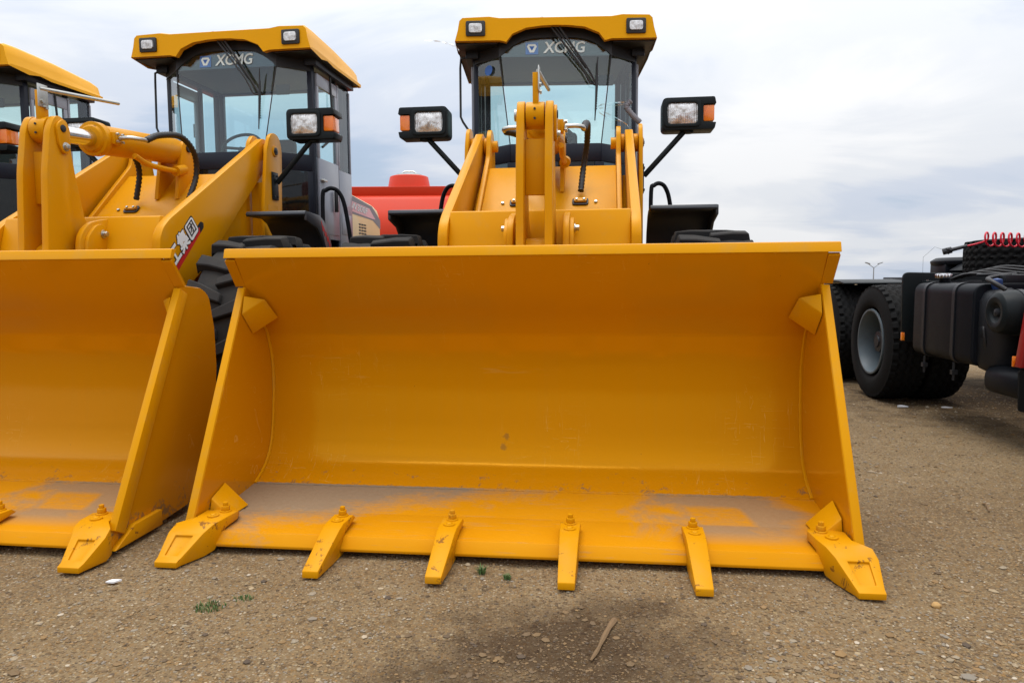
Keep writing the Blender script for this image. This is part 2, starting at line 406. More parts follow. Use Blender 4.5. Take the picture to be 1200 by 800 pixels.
def tag(o, label=None, cat=None, group=None, kind=None):
    for k, v in (('label', label), ('category', cat), ('group', group), ('kind', kind)):
        if v: o[k] = v
    return o
def empty(name, loc=(0, 0, 0), rz=0):
    o = bpy.data.objects.new(name, None); COL.objects.link(o); o.location = loc; o.rotation_euler.z = rz; o.empty_display_size = .3; return o
def rnd_poly(pts, r=.02, seg=4, only=None):
    "round the corners of a closed 2D polygon"
    res = []; n = len(pts)
    for i, p in enumerate(pts):
        rr = r if only is None else only.get(i, 0)
        if rr == 0: res.append(tuple(p)); continue
        a = Vector(pts[i-1]); b = Vector(pts[(i+1) % n]); p = Vector(p)
        da = (a-p); db = (b-p); k = min(rr, da.length*.45, db.length*.45)
        q0 = p+da.normalized()*k; q1 = p+db.normalized()*k
        for j in range(seg+1):
            t = j/seg; res.append(tuple(q0*(1-t)**2+p*2*t*(1-t)+q1*t*t))
    return res
def smooth_line(pts, n=8):
    "Catmull-Rom through points"
    P = [Vector(p) for p in pts]; P = [P[0]*2-P[1]]+P+[P[-1]*2-P[-2]]; out = []
    for i in range(1, len(P)-2):
        for j in range(n):
            t = j/n; a, b, c, d = P[i-1:i+3]
            out.append(.5*((2*b)+(c-a)*t+(2*a-5*b+4*c-d)*t*t+(3*b-a-3*c+d)*t**3))
    out.append(P[-2]); return [tuple(q) for q in out]
def text_mb(body, size, mat, depth=.002, bold=.0, shear=0.):
    "flat letters as a mesh in the x,z plane facing -y, centred"
    cu = bpy.data.curves.new('lettering', 'FONT'); cu.body = body; cu.size = size; cu.extrude = depth; cu.offset = bold; cu.shear = shear
    cu.align_x = 'CENTER'; cu.align_y = 'CENTER'; cu.resolution_u = 3
    o = bpy.data.objects.new('tmp', cu); COL.objects.link(o)
    dg = bpy.context.evaluated_depsgraph_get(); dg.update()
    me = bpy.data.meshes.new_from_object(o.evaluated_get(dg)); bpy.data.objects.remove(o)
    vs = [(v.co.x, -v.co.z, v.co.y) for v in me.vertices]; fs = [tuple(p.vertices) for p in me.polygons]
    return vs, fs
def copy_tree(o, parent=None):
    c = o.copy(); COL.objects.link(c); c.parent = parent
    for ch in list(o.children): copy_tree(ch, c)
    return c

# ================================================================== SETTING: ground
from mathutils import noise as N
def gz(x, y):
    z = 0
    if -7 < x < 7 and 0.5 < y < 9.2:
        e = min(1, (7-abs(x))/1.5, (y-.5)/1.0, (9.2-y)/1.5)
        z = e*(.018*N.noise((x*.9, y*.9, 3))+.008*N.noise((x*3.3, y*3.3, 8))+.004*N.noise((x*9, y*9, 1)))
        z = min(z, .004)
    d = math.hypot(x, y)
    if d > 9.5: z -= .009*(d-9.5)      # the yard falls away gently
    return z-.004
def build_ground():
    # one sheet: fine near the camera, coarse out to the horizon
    xs = [-3000, -800, -200, -60, -30, -15, -9]+[-6+i*.06 for i in range(201)]+[9, 15, 30, 60, 200, 800, 3000]
    ys = [-3000, -800, -100, -20, -4, 0]+[1+i*.06 for i in range(134)]+[12, 20, 40, 100, 300, 900, 3000]
    vs = [(x, y, gz(x, y)) for y in ys for x in xs]
    nx = len(xs)
    fs = [(j*nx+i, j*nx+i+1, (j+1)*nx+i+1, (j+1)*nx+i) for j in range(len(ys)-1) for i in range(nx-1)]
    me = bpy.data.meshes.new('ground'); me.from_pydata(vs, [], fs); me.materials.append(MT['ground'])
    me.polygons.foreach_set('use_smooth', [True]*len(fs))
    o = bpy.data.objects.new('ground', me); COL.objects.link(o); o['kind'] = 'structure'
    return o
build_ground()
def build_pebbles():
    rg = random.Random(3); V = []; F = []; T = []
    ico = [(0, 0, 1), (.9, 0, .25), (.28, .85, .25), (-.72, .53, .25), (-.72, -.53, .25), (.28, -.85, .25), (.6, .4, -.5), (-.6, .3, -.5), (0, -.7, -.5)]
    fc = [(0, 1, 2), (0, 2, 3), (0, 3, 4), (0, 4, 5), (0, 5, 1), (1, 6, 2), (2, 6, 7), (2, 7, 3), (3, 7, 4), (4, 7, 8), (4, 8, 5), (5, 8, 1), (1, 8, 6)]
    for k in range(72000):
        u = rg.random(); y = 1.5+5.2*u**1.9; w = .78*y+.25; x = rg.uniform(-w, w)
        s = rg.choice((.0020, .0024, .0028, .0034, .0044)) * rg.uniform(.7, 1.4)
        if rg.random() < .035: s *= rg.uniform(1.5, 2.6)
        if x > .45 and y < 2.0 and rg.random() < .25: s *= 1.5
        s *= 1+.12*(y-1.5)
        a = rg.uniform(0, 2*PI); ca, sa = math.cos(a)*s, math.sin(a)*s; ex = rg.uniform(.7, 1.5); ez = rg.uniform(.4, .8)*s; z0 = gz(x, y)+ez*.15
        o = len(V)
        for p in ico:
            jx = p[0]*ex*rg.uniform(.85, 1.15); jy = p[1]*rg.uniform(.85, 1.15)
            V.append((x+jx*ca-jy*sa, y+jx*sa+jy*ca, z0+p[2]*ez))
        tn = min(1, max(0, rg.gauss(.48, .22)))
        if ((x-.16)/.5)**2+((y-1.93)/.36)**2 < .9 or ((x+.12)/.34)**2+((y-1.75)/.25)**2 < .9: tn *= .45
        for f in fc: F.append((o+f[0], o+f[1], o+f[2])); T.append(tn)
    me = bpy.data.meshes.new('gravel'); me.from_pydata(V, [], F); me.materials.append(MT['pebble'])
    at = me.attributes.new('tone', 'FLOAT', 'FACE'); at.data.foreach_set('value', T)
    o = bpy.data.objects.new('gravel', me); COL.objects.link(o)
    tag(o, 'loose sand-coloured gravel scattered over the bare ground', 'gravel', kind='stuff')
build_pebbles()

# ================================================================== WHEEL LOADER
J = 2.5783
def loader_tyre():
    m = MB(); Rr = .618; w = .205
    m.rev([(-.16, .30), (-w+.02, .36), (-w, .46), (-w+.01, .56), (-w+.045, Rr-.008), (-.08, Rr), (.08, Rr), (w-.045, Rr-.008), (w-.01, .56), (w, .46), (w-.02, .36), (.16, .30)], (0, 0, 0), 'x', 64)
    NL = 20; Ro = .655
    for i in range(NL):
        for sd in (-1, 1):
            a0 = 2*PI*(i+(.5 if sd > 0 else 0))/NL
            # lug bends: steep bar at the shoulder, flatter towards the centre
            st = [(w+.004, .00, .20, .585), (w-.012, .0, .20, Ro-.006), (.105, .055, .17, Ro), (-.022, .15, .13, Ro)]
            rows = []
            for x, da, wd, rr in st:
                a = a0+da
                for aa, top in ((a, 0), (a, 1), (a+wd*.82, 1), (a+wd*.82, 0)):
                    r = rr if top else Rr-.02
                    k = .012 if top else 0
                    aa = aa + (k if aa == a else -k)
                    if top == 0 and x > w: r = .57
                    rows.append((sd*x, r*math.cos(aa), r*math.sin(aa)))
            f = []
            for j in range(3):
                for q in range(3): f.append((j*4+q, j*4+q+1, j*4+4+q+1, j*4+4+q))
            f += [(0, 1, 2, 3), (12, 13, 14, 15)]
            m.add(rows, f)
    return m
def loader_wheel(x, y, parent, loc=None):
    t = WH['tyre'].copy() if 'tyre' in WH else None
    if t is None:
        t = loader_tyre().build('wheel', 'rubber', None, .006, 1); WH['tyre'] = t
        r = MB(); r.rev([(-.15, .31), (-.165, .30), (-.15, .28), (-.06, .27), (-.03, .20), (-.05, .12), (-.09, .11), (-.09, .001)], (0, 0, 0), 'x', 40)
        r.rev([(.15, .31), (.165, .30), (.15, .28), (.06, .27), (.03, .20), (.05, .12), (.09, .11), (.09, .001)], (0, 0, 0), 'x', 40)
        for i in range(10):
            a = 2*PI*i/10
            for sd in (-1, 1): r.cyl((sd*.02, .16*math.cos(a), .16*math.sin(a)), (sd*.055, .16*math.cos(a), .16*math.sin(a)), .014, 6)
        WH['rim'] = r.build('rim', 'yellow', t)
    else:
        COL.objects.link(t); rm = WH['rim'].copy(); COL.objects.link(rm); rm.parent = t
    t.location = (x, y, .635); t.parent = parent; t.rotation_euler.x = random.uniform(0, 6)
    return t
WH = {}

def make_loader():
    root = empty('wheel_loader')
    rear = []
    def RB(mb, name, mat, parent=None, **k):
        "build a part of the rear half: its origin is the articulation joint"
        if parent is None:
            o = mb.build(name, mat, root, shift=(0, J, 0), loc=(0, J, 0), **k); rear.append(o)
        else: o = mb.build(name, mat, parent, shift=(0, J, 0), **k)
        return o
    # ---------------- bucket
    curve = smooth_line([(.10, .112), (.178, .152), (.235, .200), (.270, .255), (.292, .32), (.306, .40), (.320, .54), (.312, .66), (.27, .78)], 5)+[(.185, .875), (.09, .985), (-.002, 1.112)]
    bk = MB(); bk.sheet(curve, -1.205, 1.205, .016)
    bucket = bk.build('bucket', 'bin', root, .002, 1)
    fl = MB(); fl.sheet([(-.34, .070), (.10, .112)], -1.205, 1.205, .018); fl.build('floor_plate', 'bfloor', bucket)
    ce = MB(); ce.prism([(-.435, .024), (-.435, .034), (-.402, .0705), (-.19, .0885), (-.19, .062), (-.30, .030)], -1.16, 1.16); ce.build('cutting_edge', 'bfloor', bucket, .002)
    # lip: upper extension wider than the body, with a thick bar along its edge
    lp = MB(); lp.prism([(-.006, 1.112), (.016, 1.112), (.040, 1.150), (.018, 1.153), (.006, 1.150)], -1.252, 1.252)
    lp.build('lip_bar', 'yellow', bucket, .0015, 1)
    for s in (-1, 1):
        ex = MB(); a, b = sorted((s*1.205, s*1.25)); ex.prism([(.0, 1.10), (.088, .990), (.101, 1.001), (.014, 1.111)], a, b)
        ex.build('lip_end', 'bin', bucket, .001, 1)
    side = [(-.40, .085), (.085, .985), (.10, 1.0), (.27, .985), (.33, .95), (.365, .80), (.372, .62), (.35, .44), (.29, .27), (.20, .12), (.10, .035), (-.20, .012), (-.42, .02)]
    for s in (-1, 1):
        sp = MB(); a, b = sorted((s*1.203, s*1.219)); sp.prism(rnd_poly(side, .0, 3, {2: .01, 3: .05, 4: .05}), a, b); sp.build('side_plate', 'bin', bucket, .002, 1)
        # thick cutter bar along the front of the side plate
        cb = MB(); a, b = sorted((s*1.2045, s*1.237))
        d = Vector((.485, .90)).normalized(); nrm = Vector((d.y, -d.x))
        p0 = Vector((-.40, .085)); p1 = Vector((.085, .985))
        cb.prism([tuple(p0-nrm*.005), tuple(p1-nrm*.005), tuple(p1+nrm*.055), tuple(p0+nrm*.055)], a, b); cb.build('side_cutter', 'yellow', bucket, .003)
        wd = MB(); a, b = sorted((s*1.2445, s*1.219)); wd.prism([(-.42, .015), (-.30, .08), (-.13, .085), (-.13, .02)], a, b); wd.build('heel_plate', 'yellow_worn', bucket, .004)
        # upper corner gusset
        g = MB()
        A = (s*1.20, .06, .952); B = (s*1.20, .035, .872); C = (s*1.20, .13, .78); D = (s*1.130, .115, .935); E_ = (s*1.108, .195, .850); Fk = (s*1.19, .25, .86)
        g.add([A, B, C, D, E_, Fk], [(0, 1, 3), (1, 2, 4, 3), (0, 3, 5), (3, 4, 5), (2, 5, 4), (0, 5, 2, 1)]); g.build('gusset', 'yellow', bucket, .004)
        g = MB()
        A = (s*1.199, -.16, .19); B = (s*1.199, -.27, .155); C = (s*1.199, -.29, .088); D = (s*1.105, -.15, .094); E_ = (s*1.115, -.28, .086); Fk = (s*1.199, -.10, .10)
        g.add([A, B, C, D, E_, Fk], [(0, 1, 4, 3), (1, 2, 4), (0, 3, 5), (0, 5, 2, 1), (2, 5, 3, 4)]); g.build('gusset', 'yellow', bucket, .003)
        # weld bead where back sheet meets side
        wb = MB(); wb.tube([(s*1.199, y-.004, z+.002) for y, z in curve[:-2]], .007, 6, ribs=.12); wb.build('weld_seam', 'yellow', bucket)
    wt = MB(); wt.tube([(x*.02*1.0-1.19, .098+.0015*math.sin(x*2.1), .1135) for x in range(120)], .005, 5, ribs=.2); wt.build('weld_seam', 'bfloor', bucket)
    # teeth
    def tooth(x, corner=0):
        t = MB(); w0 = .036; w1 = .034
        if not corner:
            top = [(-.275, .100), (-.30, .118), (-.40, .118), (-.44, .108), (-.640, .032)]
            bot = [(-.643, .008), (-.50, .004), (-.445, .020), (-.44, .0385), (-.385, .0795)]
            prof = top+bot
            n = len(prof); v = []
            for sx in (-1, 1):
                for y, z in prof:
                    k = lerp(w0*1.05, w1*.82, min(1, max(0, (-y-.30)/.36)))
                    v.append((x+sx*k, y, z))
            t.add(v, [list(range(n))[::-1], list(range(n, 2*n))]+[(i, (i+1) % n, n+(i+1) % n, n+i) for i in range(n)])
            # lower lip of the adapter under the edge
            t.prism([(-.445, .018), (-.50, .003), (-.42, .001), (-.33, .006), (-.33, .025)], x-.03, x+.03)
        else:
            s = corner
            def sec(y, xi, xo, zt, zb): return [(s*xi, y, zb), (s*xo, y, zb), (s*xo, y, zt), (s*xi, y, zt)]
            secs = [sec(-.265, 1.085, 1.165, .112, .091), sec(-.31, 1.070, 1.1965, .120, .089), sec(-.385, 1.078, 1.1965, .119, .080), sec(-.4405, 1.095, 1.245, .112, .012), sec(-.48, 1.115, 1.252, .090, .002), sec(-.575, 1.148, 1.238, .032, .003), sec(-.600, 1.152, 1.236, .024, .003)]
            v = sum(secs, []); f = [(0, 1, 2, 3), tuple(4*(len(secs)-1)+i for i in (3, 2, 1, 0))]
            for j in range(len(secs)-1):
                for q in range(4):
                    if j == 4 and q == 2: continue
                    f.append((4*j+q, 4*j+(q+1) % 4, 4*j+4+(q+1) % 4, 4*j+4+q))
            # recessed pocket in the sloping nose
            A, B, C, D = [Vector(v[k]) for k in (18, 19, 23, 22)]
            def bl(a, b): return (A*(1-a)+B*a)*(1-b)+(D*(1-a)+C*a)*b
            inn = [bl(.24, .10), bl(.76, .10), bl(.76, .90), bl(.24, .90)]; dn = [p-Vector((0, -.004, .009)) for p in inn]
            o_ = len(v); v = v+[tuple(p) for p in inn]+[tuple(p) for p in dn]
            q4 = (18, 19, 23, 22)
            for k in range(4):
                k2 = (k+1) % 4; f.append((q4[k], q4[k2], o_+k2, o_+k)); f.append((o_+k, o_+k2, o_+4+k2, o_+4+k))
            f.append((o_+4, o_+5, o_+6, o_+7))
            t.add(v, f)
        o = t.build('tooth', 'yellow_worn', bucket, .003)
        bx = [(x, -.315), (x, -.372)] if not corner else [(corner*1.115, -.315), (corner*1.135, -.372)]
        for k, (ax_, ay_) in enumerate(bx):
            b = MB(); z0 = .115 if not corner else .117
            b.cyl((ax_, ay_, z0), (ax_, ay_, z0+.008), .022, 20)
            if k == 0:
                b.cyl((ax_, ay_, z0+.008), (ax_, ay_, z0+.026), .017, 6); b.cyl((ax_, ay_, z0+.026), (ax_, ay_, z0+.040), .010, 12)
            else: b.cyl((ax_, ay_, z0+.008), (ax_, ay_, z0+.013), .013, 14, .008)
            b.build('tooth_bolt', 'yellow_worn', bucket, .0015)
    for x in (-.640, -.212, .231, .672): tooth(x)
    tooth(0, -1); tooth(0, 1)
    # back of the bucket: hinge plates and box
    hb = MB(); hb.prism([(.34, .20), (.36, .75), (.47, .70), (.56, .45), (.50, .18), (.36, .12)], -.60, -.565)
    for a in (-.50, .465, .565, -.085, .05): hb.prism([(.34, .20), (.36, .78), (.47, .72), (.60, .45), (.52, .18), (.36, .12)], a, a+.035)
    hb.box(-.85, .85, .335, .40, .80, .86); hb.build('hinge_bracket', 'yellow', bucket, .004)

    # ---------------- lift arms
    arm = [(.42, .20), (.44, .40), (.66, .62), (.86, .80), (.965, 1.0), (.985, 1.16), (.992, 1.26), (1.03, 1.325), (1.095, 1.376), (1.60, 1.662), (2.27, 2.045), (2.36, 2.03), (2.40, 1.95), (2.34, 1.86), (1.90, 1.50), (1.463, 1.118), (1.176, .93), (.95, .60), (.66, .24), (.54, .16)]
    for s in (-1, 1):
        a = MB(); lo, hi = sorted((s*.497, s*.550)); a.prism(rnd_poly(arm, .03, 3), lo, hi)
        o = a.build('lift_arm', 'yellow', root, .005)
        if s > 0:
            # company lettering on the outer face, running up the arm (upright strokes lean with the arm)
            def on_arm(u, v, d):  # u along the arm, v across
                p0 = Vector((1.452, 1.36)); du = Vector((.73, .684)).normalized(); dv = Vector((-du.y, du.x)); q = p0+du*u+dv*v
                return (s*(.5505+d), q.x, q.y)
            def poly(pts, d0, d1, mb):
                n = len(pts); v = [on_arm(x, y, d0) for x, y in pts]+[on_arm(x, y, d1) for x, y in pts]
                mb.add(v, [list(range(n)), list(range(n, 2*n))[::-1]]+[(i, n+i, n+(i+1) % n, (i+1) % n) for i in range(n)])
            bgm = MB(); poly([(-.66, 0), (-.075, 0), (-.055, .032), (-.66, .032)], 0, .001, bgm); bgm.build('decal_stripe', 'red_print', o)
            bgm = MB(); poly(rnd_poly([(-.073, 0), (-.02, 0), (.0, .022), (-.02, .05), (-.66, .05), (-.66, .034), (-.053, .034)], 0, 4, {1: .01, 2: .02, 3: .02}), 0, .001, bgm); bgm.build('decal_edge', 'black_print', o)
            for k, ch in enumerate('徐工集团'):
                cx = -.130-.122*(3-k); cy = .080
                for bold, mt, dd in ((.009, 'black_print', .0016), (.0040, 'white', .0034)):
                    if k == 3:   # last character sits reversed out of a white rounded box
                        bb = MB(); hw = .060 if mt == 'black_print' else .053
                        poly(rnd_poly([(cx-hw, cy-hw), (cx+hw, cy-hw), (cx+hw, cy+hw), (cx-hw, cy+hw)], .018, 4), 0, dd, bb)
                        bb.build('lettering', mt, o)
                        if mt == 'white':
                            vs, fs = text_mb(ch, .088, mt, .0006, .0008)
                            b2 = MB(); b2.add([on_arm(cx+v[0], cy+v[2], dd+.0012-v[1]) for v in vs], fs); b2.build('lettering', 'black_print', o)
                        continue
                    vs, fs = text_mb(ch, .122, mt, .0006, bold)
                    b2 = MB(); b2.add([on_arm(cx+v[0]*.92, cy+v[2]*1.0, dd-v[1]) for v in vs], fs); b2.build('lettering', mt, o)
    # cross box between the arms
    cp = MB(); cp.prism([(1.12, 1.395), (1.08, 1.39), (1.035, 1.25), (.985, 1.05), (.93, .86), (1.06, .80), (1.22, 1.10), (1.22, 1.36)], -.4968, .4968)
    cp.build('cross_box', 'yellow', root, .008)
    # ---------------- tilt lever
    lv = [(.60, .62), (.66, .95), (.70, 1.20), (.722, 1.60), (.762, 1.84), (.80, 1.905), (.842, 1.915), (.885, 1.885), (.893, 1.82), (.935, 1.58), (.985, 1.375), (1.06, 1.24), (1.08, 1.12), (1.02, 1.02), (.88, .85), (.72, .60)]
    for s in (-1, 1):
        a = MB(); lo, hi = sorted((s*.052+.006, s*.092+.006)); a.prism(rnd_poly(lv, .035, 3), lo, hi)
        tl = a.build('tilt_lever', 'yellow', root, .005)
        if s > 0:
            b = MB(); b.prism(rnd_poly([(.79, 1.86), (.85, 1.905), (.89, 1.85), (.885, 1.73), (.84, 1.705), (.805, 1.75)], .03, 3), .0985, .114); kp = b.build('pin_keeper', 'yellow', tl, .003)
            b = MB(); b.cyl((.113, .835, 1.845), (.119, .835, 1.845), .020, 18); b.build('pin', 'hub', tl, .002)
            b = MB(); b.cyl((.113, .85, 1.750), (.130, .85, 1.750), .017, 6); b.cyl((.112, .85, 1.750), (.116, .85, 1.750), .024, 16); b.build('bolt', 'zinc', tl, .001)
        else:
            b = MB(); b.cyl((-.103, .835, 1.845), (-.088, .835, 1.845), .03, 18); b.build('pin', 'zinc', tl, .002)
    wb = MB(); wb.box(-.0455, .0575, .80, .83, 1.44, 1.72); wb.build('lever_web', 'yellow', root, .004)
    wb = MB(); wb.cyl((-.0455, .84, 1.14), (.0575, .84, 1.14), .085, 24)
    wb.build('lever_hub', 'yellow', root, .004)
    for s in (-1, 1):
        pb = MB(); c = s*.145+.012
        pb.prism(rnd_poly([(.93, .92), (.83, 1.10), (.845, 1.27), (.92, 1.345), (1.03, 1.37), (1.25, 1.40), (1.25, 1.0)], .05, 4), c-.016, c+.016)
        pv = pb.build('pivot_bracket', 'yellow', root, .004)
        b = MB(); e = c+s*.0165
        lo, hi = sorted((e, e+s*.022)); b.prism(rnd_poly([(.86, 1.14), (.875, 1.26), (.95, 1.335), (1.02, 1.345), (1.045, 1.26), (1.0, 1.12), (.92, 1.09)], .04, 4), lo, hi); b.build('pin_keeper', 'yellow', pv, .003)
        b = MB(); b.cyl((e+s*.02, 1.0, 1.285), (e+s*.048, 1.0, 1.285), .016, 6); b.cyl((e+s*.02, 1.0, 1.285), (e+s*.028, 1.0, 1.285), .024, 16); b.build('bolt', 'zinc', pv, .001)
    # tab and level indicator rod on the lever top
    tb = MB(); tb.box(-.006, .022, .79, .85, 1.88, 2.045); ti = tb.build('indicator_bracket', 'yellow', root, .002)
    b = MB(); b.box(.0225, .028, .775, .845, 1.955, 2.075); b.build('steel_plate', 'zinc', ti, .001)
    b = MB(); b.cyl((.022, .79, 2.05), (.03, 1.42, 2.115), .011, 10); b.build('indicator_rod', 'zinc', ti)
    for q, z in ((.80, 1.985), (.825, 1.955)):
        b = MB(); b.cyl((.028, q, z), (.037, q, z), .011, 6); b.build('bolt', 'zinc', ti)
    # ---------------- tilt cylinder
    b = MB(); Y0, Z0, Y1, Z1 = 1.20, 1.862, 2.02, 1.925
    dv = Vector((0, Y1-Y0, Z1-Z0)).normalized()
    b.cyl((.006, Y0, Z0), (.006, Y1, Z1), .088, 36); c0 = Vector((.006, Y0, Z0)); b.cyl(c0+dv*-.004, c0+dv*.05, .100, 36)
    b.cyl((-.036, 2.05, 1.93), (.048, 2.05, 1.93), .072, 24)
    tcyl = b.build('tilt_cylinder', 'yellow', root, .004)
    b = MB(); b.cyl((.006, .86, 1.838), (.006, Y0+.02, Z0), .046, 28); b.build('piston_rod', 'chrome', tcyl)
    b = MB(); b.cyl((-.040, .835, 1.84), (.052, .835, 1.84), .068, 28); b.build('rod_eye', 'yellow', tcyl, .003)
    for z in (1.815, 1.862):
        b = MB(); b.cyl((.006, .770, z), (.006, .764, z), .006, 8); b.build('grease_hole', 'hub', tcyl)
    b = MB(); b.cyl(c0+dv*-.020, c0+dv*-.003, .070, 28, .084); b.build('gland_nut', 'yellow_worn', tcyl, .003)
    for s in (-1, 1):
        b = MB(); b.cyl((.006+s*.085, 1.27, 1.872), (.006+s*.125, 1.27, 1.872), .026, 16); b.box(.006+s*.105-.014, .006+s*.105+.014, 1.235, 1.305, 1.835, 1.905); b.build('port_block', 'yellow', tcyl, .003)
        b = MB()
        for dy, dz in ((-.022, -.022), (.022, -.022), (-.022, .022), (.022, .022)): b.cyl((.006+s*.125, 1.27+dy, 1.872+dz), (.006+s*.140, 1.27+dy, 1.872+dz), .008, 6)
        pts = smooth_line([(.006+s*.13, 1.27, 1.872), (.006+s*.19, 1.27, 1.873), (.006+s*.225, 1.30, 1.872), (.006+s*.232, 1.38, 1.876)], 5)
        b.tube(pts, .013, 10); b.build('pipe_elbow', 'zinc', tcyl)
    b = MB(); b.tube(smooth_line([(.10, 1.45, 1.80), (.10, 1.60, 1.765), (.10, 1.90, 1.765)], 5), .018, 10); b.cyl((.10, 1.88, 1.765), (.10, 1.98, 1.79), .035, 14); b.build('steel_pipe', 'yellow', tcyl)
    for s in (-1, 1):
        b = MB(); c = .006+s*.075; b.prism(rnd_poly([(2.05, 2.02), (1.985, 1.97), (1.90, 1.58), (2.20, 1.66), (2.13, 1.96)], .05, 4, {0: .05, 1: .03, 4: .03}), c-.014, c+.014)
        cbk = b.build('cylinder_bracket', 'yellow', root, .003)
        b = MB(); b.cyl((c+s*.013, 2.05, 1.945), (c+s*.026, 2.05, 1.945), .026, 16); b.build('pin', 'hub', cbk)
    # ---------------- hydraulic hoses: corrugated black sleeves
    def hose(pts, name='hydraulic_hose'):
        q = smooth_line(pts, 16); L = [Vector(v) for v in q]; d = [0]
        for i in range(1, len(L)): d.append(d[-1]+(L[i]-L[i-1]).length)
        n = int(d[-1]/.0135); res = []
        j = 0
        for k in range(n+1):
            t = d[-1]*k/n
            while j < len(d)-2 and d[j+1] < t: j += 1
            u = (t-d[j])/max(1e-6, d[j+1]-d[j]); res.append(L[j].lerp(L[j+1], min(1, u)))
        b = MB(); b.tube(res, .0185, 10, ribs=.15); b.build(name, 'hose', root, smooth=80)
    hose([(.238, 1.37, 1.876), (.243, 1.50, 1.93), (.25, 1.72, 1.96), (.243, 1.88, 1.88), (.220, 1.93, 1.74), (.205, 1.86, 1.58)])
    hose([(-.220, 1.37, 1.872), (-.19, 1.48, 1.885), (-.145, 1.62, 1.885), (-.13, 1.76, 1.86), (-.15, 1.85, 1.76), (-.19, 1.86, 1.575)])
    # ---------------- front frame
    b = MB(); b.sheet([(1.62, 1.32), (2.14, 1.78)], -.436, .436, .02); b.sheet([(2.14, 1.78), (2.36, 1.74), (2.45, 1.55)], -.436, .436, .02)
    b.box(-.42, .42, 1.25, 2.3, .45, 1.0); b.box(-.30, .30, 2.3, 2.62, .55, 1.1); b.sheet([(1.45, 1.0), (1.62, 1.32)], -.436, .436, .02)
    ff = b.build('front_frame', 'yellow', root, .004)
    for s in (-1, 1):
        b = MB(); lo, hi = sorted((s*.437, s*.468)); b.prism(rnd_poly([(1.55, .8), (1.62, 1.35), (2.18, 1.86), (2.23, 2.02), (2.29, 2.075), (2.36, 2.06), (2.41, 1.99), (2.50, 1.60), (2.55, .6), (1.5, .6)], .03, 4), lo, hi); b.build('tower_plate', 'yellow', ff, .004)
        b = MB(); lo, hi = sorted((s*.590, s*.617)); b.prism(rnd_poly([(2.10, .9), (2.12, 1.55), (2.19, 1.96), (2.24, 2.06), (2.31, 2.09), (2.39, 2.07), (2.43, 1.98), (2.40, 1.50), (2.40, .9)], .04, 4), lo, hi); tp = b.build('tower_plate', 'yellow', ff, .004)
        b = MB()
        for c, r, w in ((.482, .062, .012), (.571, .062, .016)): b.cyl((s*(c-w), 2.31, 1.955), (s*(c+w), 2.31, 1.955), r, 24)
        b.cyl((s*.40, 2.31, 1.955), (s*.625, 2.31, 1.955), .040, 20); b.build('pivot_pin', 'yellow', ff, .003)
        b = MB(); b.cyl((s*.6175, 2.31, 1.955), (s*.630, 2.31, 1.955), .027, 18); b.cyl((s*.628, 2.31, 1.955), (s*.634, 2.31, 1.955), .012, 8); b.build('pin_cap', 'hub', ff, .002)
        b = MB(); b.box(*sorted((s*.48, s*.58)), 2.20, 2.235, .9, 1.72); b.build('tower_web', 'yellow', ff, .003)
        # name plate low on the outer tower
        if s > 0:
            b = MB(); b.box(.6172, .6192, 2.17, 2.33, 1.46, 1.56); b.build('name_plate', 'yellow_worn', ff)
        # hose block bolted over a slot
        cx = s*.203; cy, cz = 1.855, 1.530
        b = MB(); b.mat('hose'); pts = rnd_poly([(cx-.052, 0), (cx+.052, 0), (cx+.052, .070), (cx-.052, .070)], .022, 4)
        ux = Vector((.52, .46)).normalized()   # along the sloping plate, upward
        nn = Vector((-ux.y, ux.x))
        def on_pl(x, t, d): q = Vector((1.80, 1.479))+ux*(t)+nn*d; return (x, q.x, q.y)
        def slab(pts, d0, d1):
            n = len(pts); b.add([on_pl(x, t, d0) for x, t in pts]+[on_pl(x, t, d1) for x, t in pts], [list(range(n)), list(range(n, 2*n))[::-1]]+[(i, n+i, n+(i+1) % n, (i+1) % n) for i in range(n)])
        slab(pts, .001, .012); b.mat('yellow'); slab(rnd_poly([(cx-.042, .018), (cx+.042, .018), (cx+.042, .052), (cx-.042, .052)], .008, 3), .012, .026)
        b.mat('zinc')
        for d in (-.024, .024): p = on_pl(cx+d, .035, .026); q = on_pl(cx+d, .035, .033); b.cyl(p, q, .009, 6)
        for x_, t_ in ((s*.302, .035),): b.cyl(on_pl(x_, t_, .0), on_pl(x_, t_, .012), .011, 8)
        b.build('hose_clamp', 'yellow', ff, .0015, 1)
    b = MB(); b.cyl((-.80, 1.42, .635), (.80, 1.42, .635), .11, 18); b.cyl((-.2, 1.42, .635), (.2, 1.42, .635), .24, 24); b.build('axle', 'yellow', root, .01)
    b = MB(); b.cyl((-.80, 4.02, .635), (.80, 4.02, .635), .11, 18); b.cyl((-.2, 4.02, .635), (.2, 4.02, .635), .24, 24); RB(b, 'axle', 'yellow', bevel=.01)
    for s in (-1, 1): loader_wheel(s*.955, 1.42, root)
    for s in (-1, 1):
        w = loader_wheel(s*.955, 4.02, root); w.location = (s*.955, 4.02, .635); w['rear'] = 1; rear.append(w)
    # ---------------- mudguards
    for s in (-1, 1):
        b = MB()
        prof = [(1.787, 1.452), (1.80, 1.474), (2.02, 1.462), (2.10, 1.43), (2.20, 1.33), (2.26, 1.18), (2.28, .95), (2.262, .95), (2.24, 1.17), (2.183, 1.315), (2.09, 1.41), (2.01, 1.441), (1.80, 1.440)]
        prof = [(1.70, 1.452), (1.712, 1.474)]+prof[2:-1]+[(1.712, 1.44)]
        prof = [(y+(.087 if i in (0, 1, len(prof)-1) else 0), z) for i, (y, z) in enumerate(prof)]
        lo, hi = sorted((s*.645, s*1.062)); b.prism(prof, lo, hi)
